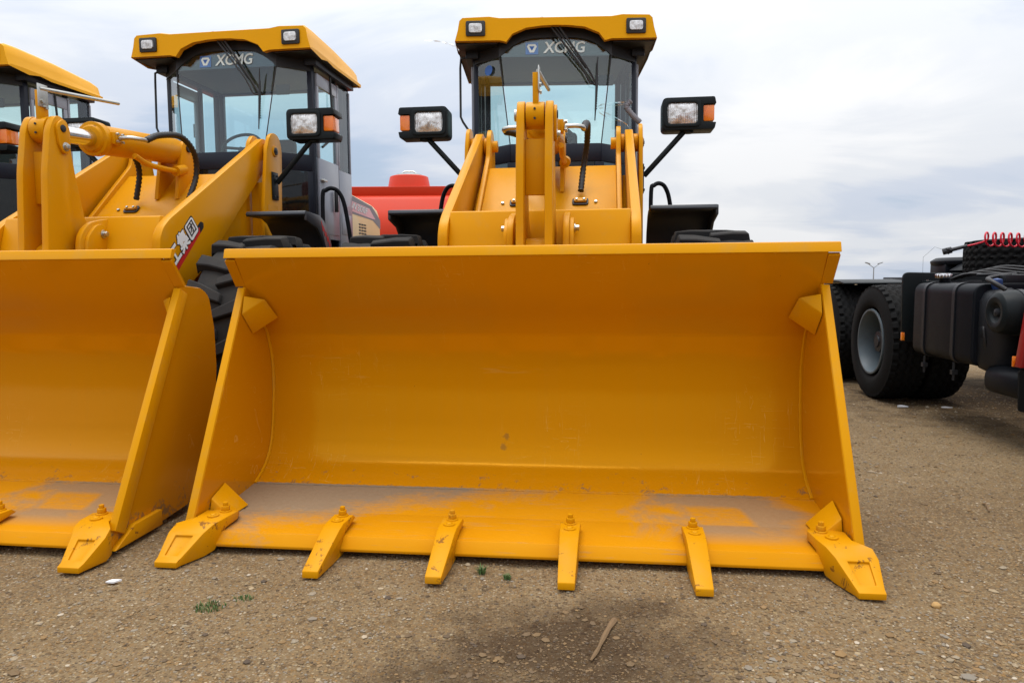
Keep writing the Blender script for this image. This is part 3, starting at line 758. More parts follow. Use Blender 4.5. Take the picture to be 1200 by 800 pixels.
        lo, hi = sorted((s*1.050, s*1.068)); b.prism([(1.80, 1.472), (2.02, 1.460), (2.10, 1.428), (2.20, 1.328), (2.26, 1.178), (2.28, .95), (2.18, .95), (2.16, 1.15), (2.09, 1.28), (1.98, 1.37), (1.80, 1.41)], lo, hi)
        mg = b.build('mudguard', 'fender', root, .005)
        b = MB()
        for k in range(4):
            y = 2.035+.038*k; z = 1.430-.034*k
            b.add([(s*1.0695, y, z), (s*1.0695, y+.018, z-.014), (s*1.0695, y+.052, z-.075), (s*1.0695, y+.030, z-.075)], [(0, 1, 2, 3)])
        b.build('warning_stripes', 'red_print', mg)
    # ---------------- work lights
    for s in (-1, 1):
        x0, x1 = .748, 1.108     # inner, outer
        zb, zt = 2.020, 2.236
        # housing profile in x,z: a block whose outer end is cut out round the indicator
        b = MB()
        pf = rnd_poly([(x0, zb), (x1-.01, zb), (x1, zb+.045), (x1-.085, zb+.050), (x1-.085, zt-.050), (x1, zt-.048), (x1-.01, zt), (x0, zt)], 0, 4, {0: .035, 1: .012, 2: .006, 5: .006, 6: .012, 7: .035})
        b.prism([(s*x, z) for x, z in pf], 2.235, 2.40, 'y')
        # rim round the headlamp
        li = rnd_poly([(x0+.035, zb+.038), (x1-.125, zb+.038), (x1-.125, zt-.038), (x0+.035, zt-.038)], .03, 5)
        lo_ = rnd_poly([(x0+.012, zb+.018), (x1-.102, zb+.018), (x1-.102, zt-.018), (x0+.012, zt-.018)], .035, 5)
        n = len(li); vs = [(s*x, 2.236, z) for x, z in lo_]+[(s*x, 2.222, z) for x, z in lo_]+[(s*x, 2.222, z) for x, z in li]+[(s*x, 2.236, z) for x, z in li]
        b.add(vs, [(a*n+i, a*n+(i+1) % n, (a+1)*n+(i+1) % n, (a+1)*n+i) for a in range(3) for i in range(n)])
        wl = b.build('work_light', 'plastic', root, .006)
        b = MB()
        cx = (x0+x1-.09)/2; cz = (zb+zt)/2
        # bulging glass
        rings = []; ns = 5
        for k in range(ns+1):
            t = 1-k/ns; d = .014*(1-t*t)
            rings.append([(s*(cx+(x-cx)*t), 2.232-d, cz+(z-cz)*t) for x, z in li])
        vs = sum(rings, []); b.add(vs, [(a*n+i, a*n+(i+1) % n, (a+1)*n+(i+1) % n, (a+1)*n+i) for a in range(ns) for i in range(n)])
        b.build('headlamp_glass', 'lens', wl)
        b = MB(); b.prism(rnd_poly([(s*(x1-.084), zb+.056), (s*(x1-.012), zb+.056), (s*(x1-.012), zt-.056), (s*(x1-.084), zt-.056)], .008, 3), 2.245, 2.36, 'y')
        b.build('indicator_lamp', 'amber', wl, .006)
        b = MB(); b.cyl((s*.632, 2.30, 1.725), (s*.91, 2.30, 2.028), .019, 14); b.box(*sorted((s*.617, s*.629)), 2.24, 2.33, 1.60, 1.80)
        b.cyl((s*.93, 2.30, 2.005), (s*.93, 2.30, 2.03), .035, 14); b.build('strut', 'plastic', wl, .003)
        b = MB()
        for q in ((2.26, 1.625), (2.31, 1.625), (2.26, 1.775), (2.31, 1.775)): b.cyl((s*.629, q[0], q[1]), (s*.636, q[0], q[1]), .008, 6)
        b.build('bolt', 'hub', wl)
    # ================= rear half
    b = MB(); b.box(-.32, .32, 2.66, 5.1, .55, 1.05); b.box(-.55, .55, 2.95, 3.85, .95, 1.22); b.box(-.5, .5, 4.9, 5.25, .6, 1.2); RB(b, 'rear_frame', 'black', bevel=.01)
    # cab shell
    b = MB(); b.mat('navy')
    cen_b, cen_t = 2.69, 2.78      # windscreen centre pane: y at bottom and top
    zb, zt = 2.035, 2.72
    xb, xt = .345, .43; xo = .635; yo = 2.97
    # lower front wall, follows the three-sided front
    def wall(pts, z0, z1, th=.03):
        n = len(pts)
        inn = [(x*(1-th/.6), y+th) for x, y in pts]
        for i in range(n-1):
            a, c, d, e = pts[i], pts[i+1], inn[i+1], inn[i]
            b.hexa([(a[0], a[1], z0), (c[0], c[1], z0), (d[0], d[1], z0), (e[0], e[1], z0), (a[0], a[1], z1), (c[0], c[1], z1), (d[0], d[1], z1), (e[0], e[1], z1)])
    front = [(-xo, yo), (-xb, cen_b), (xb, cen_b), (xo, yo)]
    wall(front, 1.90, zb); wall([(x, y) for x, y in front], 1.22, 1.30)
    wall([(-xo, yo-.002), (-xo+.05, yo-.052)], 1.30, 1.90); wall([(-.02, cen_b), (.02, cen_b)], 1.30, 1.90); wall([(xo-.05, yo-.052), (xo, yo-.002)], 1.30, 1.90)
    wall([(-.37, cen_b+.01), (-.30, cen_b)], 1.30, 1.90); wall([(.30, cen_b), (.37, cen_b+.01)], 1.30, 1.90)
    b.box(-.60, .60, 2.99, 3.74, 1.20, 1.235)                 # floor
    # header round the top
    b.box(-.70, -.60, 2.92, 3.76, 2.735, 2.83); b.box(.60, .70, 2.92, 3.76, 2.735, 2.83); b.box(-.60, .60, 3.70, 3.76, 2.735, 2.83)
    # A pillars
    for s in (-1, 1):
        b.prism([(s*.600, 2.955), (s*.640, 2.965), (s*.648, 3.005), (s*.610, 3.02)], 1.235, 2.74, 'z')
        b.prism([(s*.612, 3.695), (s*.652, 3.695), (s*.652, 3.75), (s*.602, 3.758)], 1.235, 2.74, 'z')
        b.box(*sorted((s*.618, s*.646)), 3.425, 3.47, 1.235, 2.74)
    b.box(-.60, .60, 3.70, 3.745, 1.235, 2.0)                  # rear wall below its window
    b.box(-.60, -.555, 3.70, 3.745, 2.0, 2.74); b.box(.555, .60, 3.70, 3.745, 2.0, 2.74)
    cab = RB(b, 'cab', 'navy', bevel=.006)
    # arched black border at the top of the windscreen
    b = MB(); arch = [(-.64, 2.70), (-.43, 2.70), (-.385, 2.745), (-.32, 2.79), (-.25, 2.825), (-.17, 2.843), (.17, 2.843), (.25, 2.825), (.32, 2.79), (.385, 2.745), (.43, 2.70), (.64, 2.70), (.64, 2.735), (.64, 2.93), (-.64, 2.93), (-.64, 2.735)]
    # centre part flat, ends folded back
    def fold(x, z, d=0):
        y = lerp(cen_b, cen_t, (z-zb)/(zt-zb))
        if abs(x) > xt: y += (abs(x)-xt)/(xo-xt)*(yo-cen_t)
        return (x, y+d, z)
    lo_e = [(-.64, 2.70), (-.535, 2.70), (-.43, 2.70), (-.385, 2.745), (-.32, 2.79), (-.25, 2.825), (-.17, 2.843), (0, 2.848), (.17, 2.843), (.25, 2.825), (.32, 2.79), (.385, 2.745), (.43, 2.70), (.535, 2.70), (.64, 2.70)]
    v = []; f = []
    for x, z in lo_e:
        v += [fold(x, z, -.004), fold(x, 2.95, -.004), fold(x, 2.95, .02), fold(x, z, .02)]
    for i in range(len(lo_e)-1):
        for q in range(4): f.append((4*i+q, 4*i+(q+1) % 4, 4*i+4+(q+1) % 4, 4*i+4+q))
    f += [(0, 1, 2, 3), tuple(4*(len(lo_e)-1)+i for i in range(4))]
    b.add(v, f); RB(b, 'windscreen_border', 'black_print', cab)
    # windscreen: three panes
    def pane(pts, name, mat, th=.005):
        b = MB(); vs = [Vector(p) for p in pts]; nn = (vs[1]-vs[0]).cross(vs[2]-vs[0]).normalized()*th
        n = len(vs); b.add(vs+[p+nn for p in vs], [list(range(n)), list(range(n, 2*n))[::-1]]+[(i, n+i, n+(i+1) % n, (i+1) % n) for i in range(n)])
        return RB(b, name, mat, cab)
    def sheet_pane(pts, name, mat): b = MB(); b.add(pts, [tuple(range(len(pts)))]); return RB(b, name, mat, cab)
    sheet_pane([(-xb+.003, cen_b+.008, zb), (xb-.003, cen_b+.008, zb), (xt-.003, cen_t+.022, 2.86), (-xt+.003, cen_t+.022, 2.86)], 'windscreen', 'glass')
    for s in (-1, 1):
        sheet_pane([(s*(xb+.003), cen_b+.010, zb), (s*(xo-.02), yo-.006, zb), (s*(xo-.02), yo-.002, 2.74), (s*(xt+.003), cen_t+.012, 2.74)], 'windscreen', 'glass_corner')
        b = MB(); b.tube([(s*xb, cen_b+.006, zb-.01), (s*xt, cen_t+.008, 2.73)], .0045, 6); RB(b, 'window_seal', 'black_print', cab)
        sheet_pane([(s*.02, cen_b+.012, 1.30), (s*.30, cen_b+.012, 1.30), (s*.30, cen_b+.012, 1.90), (s*.02, cen_b+.012, 1.90)], 'lower_window', 'glass_dark')
        sheet_pane([(s*.365, cen_b+.03, 1.30), (s*.60, yo-.045, 1.30), (s*.60, yo-.045, 1.90), (s*.365, cen_b+.03, 1.90)], 'lower_window', 'glass_dark')
        # door: grey skin with window opening
        b = MB(); xs0, xs1 = sorted((s*.640, s*.664)); y0, y1 = 3.015, 3.435
        b.box(xs0, xs1, y0, y1, 1.36, 2.02); b.box(xs0, xs1, y0, y0+.030, 2.02, 2.60); b.box(xs0, xs1, y1-.045, y1, 2.02, 2.60); b.box(xs0, xs1, y0, y1, 2.60, 2.70)
        dr = RB(b, 'door', 'grey', cab, bevel=.004)
        sheet_pane([(s*.652, y0+.03, 2.02), (s*.652, y1-.045, 2.02), (s*.652, y1-.045, 2.60), (s*.652, y0+.03, 2.60)], 'side_window', 'glass_side')
        b = MB(); b.box(*sorted((s*.664, s*.690)), y0+.03, y0+.10, 1.83, 1.85); b.cyl((s*.664, y0+.03, 1.84), (s*.694, y0+.03, 1.84), .014, 10); RB(b, 'door_handle', 'zinc', cab, bevel=.003)
        b = MB()
        b.box(*sorted((s*.664, s*.669)), y0+.06, y1-.03, 1.40, 1.78); RB(b, 'door_panel', 'grey', cab, bevel=.004)
        b = MB(); b.box(xs0, xs1, 3.445, 3.745, 1.25, 1.98); b.box(*sorted((s*.664, s*.668)), 3.48, 3.72, 1.42, 1.60); b.box(xs0, xs1, 3.445, 3.47, 1.98, 2.71); b.box(xs0, xs1, 3.725, 3.745, 1.98, 2.71)
        RB(b, 'quarter_panel', 'grey', cab, bevel=.004)
        sheet_pane([(s*.652, 3.47, 1.98), (s*.652, 3.725, 1.98), (s*.652, 3.725, 2.72), (s*.652, 3.47, 2.72)], 'side_window', 'glass_side')
        b = MB(); b.box(*sorted((s*.664, s*.684)), 3.40, 3.43, 2.30, 2.42); RB(b, 'window_latch', 'black_print', cab, bevel=.003)
    sheet_pane([(-.555, 3.715, 2.0), (.555, 3.715, 2.0), (.555, 3.715, 2.735), (-.555, 3.715, 2.735)], 'rear_window', 'glass_side')
    # tinted band with the maker's name
    BY = cen_t+.012
    def bandp(x, z, d=0): y = lerp(cen_b, cen_t, (z-zb)/(zt-zb)); return (x, y+d-.001, z)
    b = MB(); pl = [(-.43, 2.705), (.43, 2.705), (.425, 2.72), (.385, 2.75), (.32, 2.795), (.25, 2.83), (.17, 2.848), (-.17, 2.848), (-.25, 2.83), (-.32, 2.795), (-.385, 2.75), (-.425, 2.72)]
    b.add([bandp(x, z, .012) for x, z in pl], [tuple(range(len(pl)))]); RB(b, 'tinted_band', 'band', cab)
    b = MB()
    def prnt(pts, mt, d):
        b.mat(mt); n = len(pts); b.add([bandp(x, z, d) for x, z in pts]+[bandp(x, z, d+.001) for x, z in pts], [list(range(n)), list(range(n, 2*n))[::-1]])
    c0x, c0z = -.178, 2.767; h = .046
    prnt([(c0x-h*1.05, c0z-h), (c0x+h*1.05, c0z-h), (c0x+h*1.05, c0z+h), (c0x-h*1.05, c0z+h)], 'logo_blue', .006)
    hx = [(c0x-.038, c0z+.014), (c0x-.026, c0z+.032), (c0x+.026, c0z+.032), (c0x+.038, c0z+.014), (c0x+.016, c0z-.032), (c0x-.016, c0z-.032)]
    prnt(hx, 'letter', .004); prnt([(c0x-.020, c0z+.015), (c0x+.020, c0z+.015), (c0x, c0z-.019)], 'logo_blue', .002)
    RB(b, 'logo', 'logo_blue', cab)
    vs, fs = text_mb('XCMG', .124, 'letter', .0004, .0025, .12); b = MB(); b.mat('letter')
    b.add([bandp(.070+v[0]*.86, c0z+v[2]*.96, .003+v[1]) for v in vs], fs); RB(b, 'lettering', 'letter', cab)
    b = MB(); b.mat('logo_blue'); b.add([bandp(.018+.030*math.cos(a), c0z+.036*math.sin(a), .0005) for a in [2*PI*i/16 for i in range(16)] if True], [tuple(range(16))])
    # ---- roof
    b = MB()
    # front fascia outline, lower edge arched
    topz = [(-.735, 2.875), (-.722, 2.945), (-.70, 2.966), (-.50, 2.972), (-.42, 2.960), (.42, 2.960), (.50, 2.972), (.70, 2.966), (.722, 2.945), (.735, 2.875)]
    lowz = [(.757, 2.80), (.42, 2.80), (.37, 2.788), (.325, 2.845), (.22, 2.888), (.10, 2.902), (0, 2.905), (-.10, 2.902), (-.22, 2.888), (-.325, 2.845), (-.37, 2.788), (-.42, 2.80), (-.757, 2.80)]
    # stations back along the roof
    xs_ = sorted(set([x for x, z in topz]+[x for x, z in lowz]))
    def interp(tbl, x):
        tb = sorted(tbl)
        if x <= tb[0][0]: return tb[0][1]
        for a, c in zip(tb, tb[1:]):
            if x <= c[0]: return lerp(a[1], c[1], (x-a[0])/(c[0]-a[0]))
        return tb[-1][1]
    grid_x = [-.757, -.735, -.722, -.70, -.60, -.50, -.42, -.37, -.325, -.22, -.10, 0, .10, .22, .325, .37, .42, .50, .60, .70, .722, .735, .757]
    tp = [(-.757, 2.80)]+topz+[(.757, 2.80)]
    st = []
    for y, dz, k in ((2.69, 0, 1), (2.72, .012, 1), (2.84, .014, .9), (3.25, -.005, .3), (3.70, -.045, .1), (3.785, -.065, .1), (3.80, -.105, .1)):
        row = []
        for x in grid_x:
            z = interp(tp, x)
            if abs(x) < .7: z = lerp(2.966, z, k)
            row.append((x, y+(.03*(1-abs(x)/.75) if y < 2.7 and False else 0), max(z+dz, 2.80) if abs(x) > .756 else z+dz))
        st.append(row)
    n = len(grid_x); vs = sum(st, []); fs = [(j*n+i, j*n+i+1, (j+1)*n+i+1, (j+1)*n+i) for j in range(len(st)-1) for i in range(n-1)]
    b.add(vs, fs)
    # fascia strip between top line and arched lower line
    lo_f = [(x, 2.69, interp(lowz, x)) for x in grid_x]; up_f = st[0]
    b.add(up_f+lo_f, [(i, n+i, n+i+1, i+1) for i in range(n-1)])
    lo_b = [(x, 2.735, z) for x, y, z in lo_f]; b.add(lo_f+lo_b, [(i, n+i, n+i+1, i+1) for i in range(n-1)])
    # yellow side skirts and rear edge
    for s in (-1, 1):
        e = s*.757
        b.add([(e, 2.69, 2.80), (e, 2.72, 2.812), (e, 2.84, 2.814), (e, 3.25, 2.80), (e, 3.80, 2.80), (e, 3.80, 2.775), (e, 3.15, 2.775), (e, 3.02, 2.79), (e, 2.90, 2.770), (e, 2.69, 2.795)], [tuple(range(10))])
    b.add([(-.757, 3.80, 2.775), (.757, 3.80, 2.775), (.757, 3.80, 2.80)]+[(x, y, z) for x, y, z in st[-1][::-1]], [tuple(range(3+n))])
    roof = RB(b, 'roof', 'yellow_roof', cab, smooth=50)
    b = MB(); b.prism([(-.750, 2.737), (-.44, 2.737), (-.44, 2.81), (.44, 2.81), (.44, 2.737), (.750, 2.737), (.750, 3.795), (-.750, 3.795)], 2.788, 2.796, 'z'); RB(b, 'roof_lining', 'black_print', cab)
    b = MB(); b.box(-.56, .56, 2.93, 3.68, 2.745, 2.775); RB(b, 'headliner', 'interior', cab, bevel=.01)
    # roof lights
    for s in (-1, 1):
        b = MB(); c = s*.600; b.mat('black_print'); b.prism(rnd_poly([(c-.073, 2.831), (c+.073, 2.831), (c+.073, 2.941), (c-.073, 2.941)], .012, 3), 2.676, 2.70, 'y')
        b.mat('lens'); b.prism(rnd_poly([(c-.052, 2.851), (c+.052, 2.851), (c+.052, 2.922), (c-.052, 2.922)], .022, 5), 2.668, 2.69, 'y'); RB(b, 'roof_light', 'lens', cab, bevel=.003)
    b = MB()
    for p in ((-.10, 2.80), (.30, 3.55)): b.cyl((p[0], p[1], 2.95), (p[0], p[1], 2.99), .012, 10); b.cyl((p[0], p[1], 2.985), (p[0], p[1], 2.995), .02, 10)
    RB(b, 'lifting_eye', 'hub', cab)
    # wiper: double arm from the roof and blade
    b = MB()
    b.tube([(-.03, 2.725, 2.90), (.20, 2.715, 2.60), (.262, 2.715, 2.482), (.305, 2.72, 2.470)], .0075, 6)
    b.tube([(.03, 2.725, 2.90), (.25, 2.715, 2.58), (.312, 2.72, 2.470)], .0085, 6)
    b.tube([(0, 2.725, 2.90), (.23, 2.718, 2.59)], .005, 6)
    b.tube([(.318, 2.722, 2.675), (.312, 2.72, 2.47), (.298, 2.712, 2.205)], lambda t: .004+.007*math.sin(PI*min(1, t*1.05)), 6)
    for k in range(9): b.box(.297+.0008*k, .313+.0008*k, 2.710, 2.728, 2.29+.018*k, 2.298+.018*k)
    RB(b, 'wiper', 'black_print', cab)
    # mirror brackets
    b = MB(); b.tube([(-.66, 2.93, 2.76), (-.742, 2.97, 2.75), (-.748, 2.975, 2.68), (-.748, 2.965, 2.30), (-.73, 2.965, 2.26), (-.655, 2.985, 2.15), (-.642, 2.99, 2.15)], .009, 8); RB(b, 'mirror_bracket', 'black_print', cab)
    b = MB(); b.tube([(.52, 2.90, 2.72), (.60, 3.0, 2.79), (.66, 3.20, 2.785), (.668, 3.28, 2.74), (.672, 3.30, 2.40), (.664, 3.25, 2.20), (.66, 3.10, 2.12)], .010, 8); RB(b, 'mirror_bracket', 'black_print', cab)
    b = MB(); b.tube([(-.645, 2.99, 2.70), (-.60, 2.96, 2.69), (-.52, 2.90, 2.73)], .012, 8); RB(b, 'mirror_bracket', 'black_print', cab)
    # cab interior
    b = MB(); b.box(-.34, .34, 2.80, 2.98, 1.75, 2.035); RB(b, 'dashboard', 'interior', cab, bevel=.03, seg=3)
    b = MB(); b.tube([(-.02+.17*math.cos(a), 3.02+.075*math.sin(a), 2.13+.115*math.sin(a)) for a in [2*PI*i/28 for i in range(28)]], .013, 8, closed=True)
    b.tube([(-.02, 3.02, 2.12), (-.02, 2.93, 1.95)], .02, 8); b.tube([(-.18, 3.02, 2.13), (-.02, 3.03, 2.115), (.14, 3.02, 2.13)], .012, 6); RB(b, 'steering_wheel', 'seat', cab)
    b = MB(); b.box(-.22, .22, 3.18, 3.58, 1.62, 1.76); b.box(-.21, .21, 3.50, 3.62, 1.74, 2.28); b.box(.30, .42, 3.1, 3.5, 1.6, 1.95); RB(b, 'driver_seat', 'seat', cab, bevel=.04, seg=3)
    b = MB(); b.box(.08, .22, 2.86, 2.89, 2.46, 2.58) if False else b.box(.34, .46, 2.93, 2.955, 2.52, 2.60); RB(b, 'inside_mirror', 'seat', cab, bevel=.01)
    # hood
    b = MB(); hp = [(3.80, 1.20), (3.80, 1.885), (3.95, 1.87), (4.75, 1.80), (4.90, 1.76), (4.97, 1.66), (5.0, 1.20)]
    b.prism(rnd_poly(hp, .0, 4, {3: .15, 4: .08, 5: .08}), -.52, .52); hood = RB(b, 'engine_hood', 'beige', bevel=.03, seg=3)
    for s in (-1, 1):
        b = MB(); b.mat('stripe_grey')
        pts = [(3.86, 1.67), (3.86, 1.855), (4.05, 1.845), (4.70, 1.785), (4.965, 1.66), (4.965, 1.56), (4.72, 1.64)]
        n = len(pts); b.add([(s*.5215, y, z) for y, z in pts], [tuple(range(n))])
        RB(b, 'hood_stripe', 'stripe_grey', hood)
    b = MB(); b.mat('pink')
    b.add([(.5225, 3.90, 1.695), (.5225, 3.90, 1.795), (.5225, 4.62, 1.755), (.5225, 4.80, 1.655), (.5225, 4.70, 1.655)], [(0, 1, 2, 3, 4)])
    RB(b, 'name_stripe', 'pink', hood)
    vs, fs = text_mb('LW300F', .15, 'letter', .0006, .004); b = MB()
    b.add([(.5245, 4.28+v[0]*1.05, 1.728+v[2]*.62-(v[0])*.05) for v in vs], fs); RB(b, 'lettering', 'stripe_grey', hood)
    vs, fs = text_mb('LW300F', .15, 'letter', .0006, .001); b = MB()
    b.add([(.5255, 4.28+v[0]*1.05, 1.728+v[2]*.60-(v[0])*.05) for v in vs], fs); RB(b, 'lettering', 'white', hood)
    for s in (-1, 1):
        b = MB()
        for j in range(3):
            for k in range(6): b.box(*sorted((s*.515, s*.5235)), 4.30+.075*j, 4.355+.075*j, 1.565-.030*k, 1.579-.030*k)
        RB(b, 'vent_slots', 'black_print', hood)
    # hand rails beside the steps
    for s in (-1, 1):
        b = MB(); b.tube(smooth_line([(s*.75, 2.86, 1.25), (s*.75, 2.86, 1.68), (s*.775, 2.87, 1.735), (s*.82, 2.885, 1.752), (s*.87, 2.91, 1.72), (s*.91, 2.93, 1.60), (s*.955, 2.95, 1.25)], 5), .017, 10)
        RB(b, 'hand_rail', 'black', smooth=60)
        b = MB(); b.box(*sorted((s*.50, s*.98)), 2.86, 3.70, 1.17, 1.20); b.box(*sorted((s*.66, s*.95)), 2.84, 3.20, .80, .83); RB(b, 'step', 'black', bevel=.004)
        b = MB(); b.cyl((s*.69, 3.30, 1.78), (s*.69, 3.30, 1.60), .018, 8); RB(b, 'door_stop', 'black_print', bevel=.003)
    for o in rear: o['rear'] = 1
    return root

def articulate(root, deg):
    "turn every rear part of this machine about the centre joint"
    a = R(deg)
    for c in root.children:
        if 'rear' in c:
            p = c.location-Vector((0, J, 0)); ca, sa = math.cos(a), math.sin(a)
            c.location = Vector((p.x*ca-p.y*sa, p.x*sa+p.y*ca+J, p.z)); c.rotation_euler.z = a
LB = make_loader()
LA = copy_tree(LB); LC = copy_tree(LB)
LA.location = (.0203, 2.9497, 0); LA.rotation_euler.z = R(-7.07); articulate(LA, 5.06)
LB.location = (-2.6587, 3.2182, 0); LB.rotation_euler.z = R(-7.92); articulate(LB, -.51)
LC.location = (-5.25, 3.60, 0); LC.rotation_euler.z = R(-7.92); articulate(LC, -.51)
G = 'wheel loaders parked in a row'
tag(LA, 'yellow wheel loader in the middle whose dusty open bucket fills the photo', 'loader', G)
tag(LB, 'yellow wheel loader with white Chinese characters on its arm, second from the right', 'loader', G)
tag(LC, 'yellow wheel loader cut off by the left edge, only its cab side showing', 'loader', G)
for o in bpy.data.objects:
    if 'rear' in o: del o['rear']

cabA = [c for c in LA.children if c.name.startswith('cab')][0]
b = MB(); b.add([(-.515+.042*math.cos(a), 2.868-.012*math.cos(a)*.0-.031*math.cos(a)*-1*0, 2.625+.038*math.sin(a)) for a in [2*PI*i/20 for i in range(20)]], [tuple(range(20))])
st_ = b.build('round_sticker', 'logo_blue', cabA, shift=(-.515, 2.868, 2.625), loc=(-.515, 2.868-J-.02, 2.625)); st_.rotation_euler.z = math.atan2(.19, -.205)+PI
# ================================================================== TRUCK TRACTOR (right)
def truck_tyre(Rr=.475, w=.135):
    m = MB(); seg = 210; nx = 15; rows = []
    for i in range(seg):
        a = 2*PI*i/seg
        for k in range(nx):
            x = -w+2*w*k/(nx-1); u = abs(x)/w
            r = Rr-.012*u**4
            zz = .012*(1 if (i//2) % 3 == 0 else -1 if (i//2) % 3 == 1 else 0)
            for g in (-.62, -.2, .2, .62):
                if abs(x+zz*.5-g*w) < .011: r -= .016
            if u > .72 and (i % 6) < 2: r -= .020
            rows.append((x, r*math.cos(a), r*math.sin(a)))
    f = []
    for i in range(seg):
        j = (i+1) % seg
        for k in range(nx-1): f.append((i*nx+k, i*nx+k+1, j*nx+k+1, j*nx+k))
    m.add(rows, f)
    for s in (-1, 1):
        m.rev([(s*w, Rr-.034), (s*(w+.010), Rr-.07), (s*(w+.013), Rr-.12), (s*(w+.012), Rr-.135), (s*(w+.006), Rr-.165), (s*(w-.015), Rr-.19), (s*(w-.04), Rr-.195)], (0, 0, 0), 'x', 64)
        m.rev([(s*w, Rr-.034), (s*(w-.003), Rr-.012)], (0, 0, 0), 'x', 64)
    return m
def build_truck():
    X0 = 3.0     # outer tyre face plane
    root = empty('tractor_unit', (4.2, 6.3, 0))
    off = (4.2, 6.3, 0)
    def TB(mb, name, mat, parent=root, **k): return mb.build(name, mat, parent, shift=(off[0]-.09, off[1], 0), **k)
    proto = None
    def wheel(x, y, z=.47, rim=True, side=-1):
        nonlocal proto
        if proto is None:
            proto = truck_tyre().build('wheel', 'truck_rubber', root, smooth=45)
            r = MB(); r.mat('rim')
            r.rev([(-.130, .275), (-.142, .272), (-.142, .258), (-.122, .246), (-.095, .238), (-.05, .225), (.015, .215), (.04, .19), (.045, .14), (.03, .105)], (0, 0, 0), 'x', 48)
            r.rev([(.09, .28), (.13, .285), (.10, .25), (.045, .23)], (0, 0, 0), 'x', 48)
            r.mat('hub'); r.rev([(.03, .105), (-.05, .10), (-.075, .085), (-.08, .05), (-.09, .045), (-.09, .001)], (0, 0, 0), 'x', 32)
            for i in range(10):
                a = 2*PI*i/10; r.cyl((.035, .125*math.cos(a), .125*math.sin(a)), (-.01, .125*math.cos(a), .125*math.sin(a)), .012, 6)
            rm = r.build('rim', 'rim', proto, smooth=30); o = proto
        else:
            o = proto.copy(); COL.objects.link(o)
            c = proto.children[0].copy(); COL.objects.link(c); c.parent = o
        o.parent = root; o.location = (x-off[0], y-off[1], z); o.rotation_euler = (random.uniform(0, 6), 0, 0 if side < 0 else PI)
        return o
    wx = X0+.148
    for y in (6.08, 7.28):
        wheel(wx, y); wheel(wx+.31, y, side=1); wheel(8.58-wx, y, side=1); wheel(8.58-wx-.31, y)
    wheel(3.30, 3.40); wheel(5.1, 3.40, side=1)
    sp = wheel(4.25, 6.10, 1.16); sp.rotation_euler = (0, PI/2, .4); sp['label'] = 'spare tyre lying flat behind the cab'
    # frame rails, axles
    b = MB(); b.box(3.78, 3.86, 2.9, 8.1, .78, 1.0); b.box(4.54, 4.62, 2.9, 8.1, .78, 1.0)
    for y in (4.5, 5.4, 6.7, 8.0): b.box(3.86, 4.54, y, y+.08, .80, .98)
    TB(b, 'chassis_frame', 'black', bevel=.008)
    b = MB()
    for y in (6.08, 7.28): b.cyl((3.1, y, .47), (5.3, y, .47), .075, 16); b.cyl((4.0, y, .47), (4.4, y, .47), .20, 24, .2)
    TB(b, 'axle', 'hub', bevel=.01)
    # mudguard in front of the drive wheels: flat apron with rolled top
    b = MB(); out = rnd_poly([(2.935, .52), (2.925, 1.045), (3.52, 1.03), (3.52, .60), (3.2, .52)], 0, 5, {1: .05, 2: .03})
    b.prism(out, 5.50, 5.525, 'y')
    b.box(3.06, 3.16, 5.42, 5.50, .93, .98); mg = TB(b, 'mudguard', 'plastic', bevel=.006)
    b = MB(); b.box(2.925, 2.945, 5.475, 5.50, .53, .59); TB(b, 'side_marker', 'amber', mg, bevel=.002)
    b = MB(); b.prism([(6.85, .955), (7.0, .975), (7.28, .985), (7.6, .95), (7.6, .93), (7.28, .965), (7.0, .957), (6.85, .94)], 2.95, 3.55); TB(b, 'mudguard', 'plastic', bevel=.006)
    b = MB(); b.cyl((3.10, 5.50, .975), (3.10, 5.488, .975), .012, 12); TB(b, 'bolt', 'zinc', mg)
    # fuel tank with straps
    b = MB(); tk = rnd_poly([(2.94, .45), (3.50, .45), (3.50, .965), (2.94, .965)], .07, 6); b.prism(tk, 4.50, 5.33, 'y'); tank = TB(b, 'fuel_tank', 'black', bevel=.012, seg=3)
    for y in (4.74, 5.16):
        b = MB(); o_ = rnd_poly([(2.932, .442), (3.508, .442), (3.508, .973), (2.932, .973)], .078, 6); n = len(o_)
        i_ = rnd_poly([(2.939, .449), (3.501, .449), (3.501, .966), (2.939, .966)], .071, 6)
        vs = [(x, yy, z) for yy in (y-.018, y+.018) for x, z in o_]+[(x, yy, z) for yy in (y-.018, y+.018) for x, z in i_]
        fs = []
        for i in range(n):
            j = (i+1) % n; fs += [(i, j, n+j, n+i), (i, 2*n+i, 2*n+j, j), (n+i, n+j, 3*n+j, 3*n+i)]
        b.add(vs, fs); b.cyl((2.955, y, .45), (2.955, y, .33), .008, 8); b.box(2.94, 2.975, y-.015, y+.015, .37, .40); TB(b, 'strap', 'hub', tank)
    b = MB(); b.cyl((3.07, 5.14, .95), (3.055, 5.14, 1.01), .035, 16); TB(b, 'filler_neck', 'black', tank)
    b = MB()
    for i in range(12):
        a = 2*PI*i/12; b.cyl((3.052+.042*math.cos(a), 5.14+.042*math.sin(a), 1.0), (3.052+.042*math.cos(a), 5.14+.042*math.sin(a), 1.028), .012, 6)
    b.cyl((3.052, 5.14, .998), (3.052, 5.14, 1.032), .044, 20); TB(b, 'filler_cap', 'chrome', tank, bevel=.003)
    # air filter drum: facing outwards
    b = MB(); c = (0, 4.25, .80)
    b.rev([(2.965, .001), (2.955, .035), (2.95, .05), (2.935, .06), (2.93, .09), (2.945, .118), (3.0, .128), (3.02, .132), (3.4, .132), (3.4, .001)], c, 'x', 40); af = TB(b, 'air_filter', 'plastic', bevel=.004)
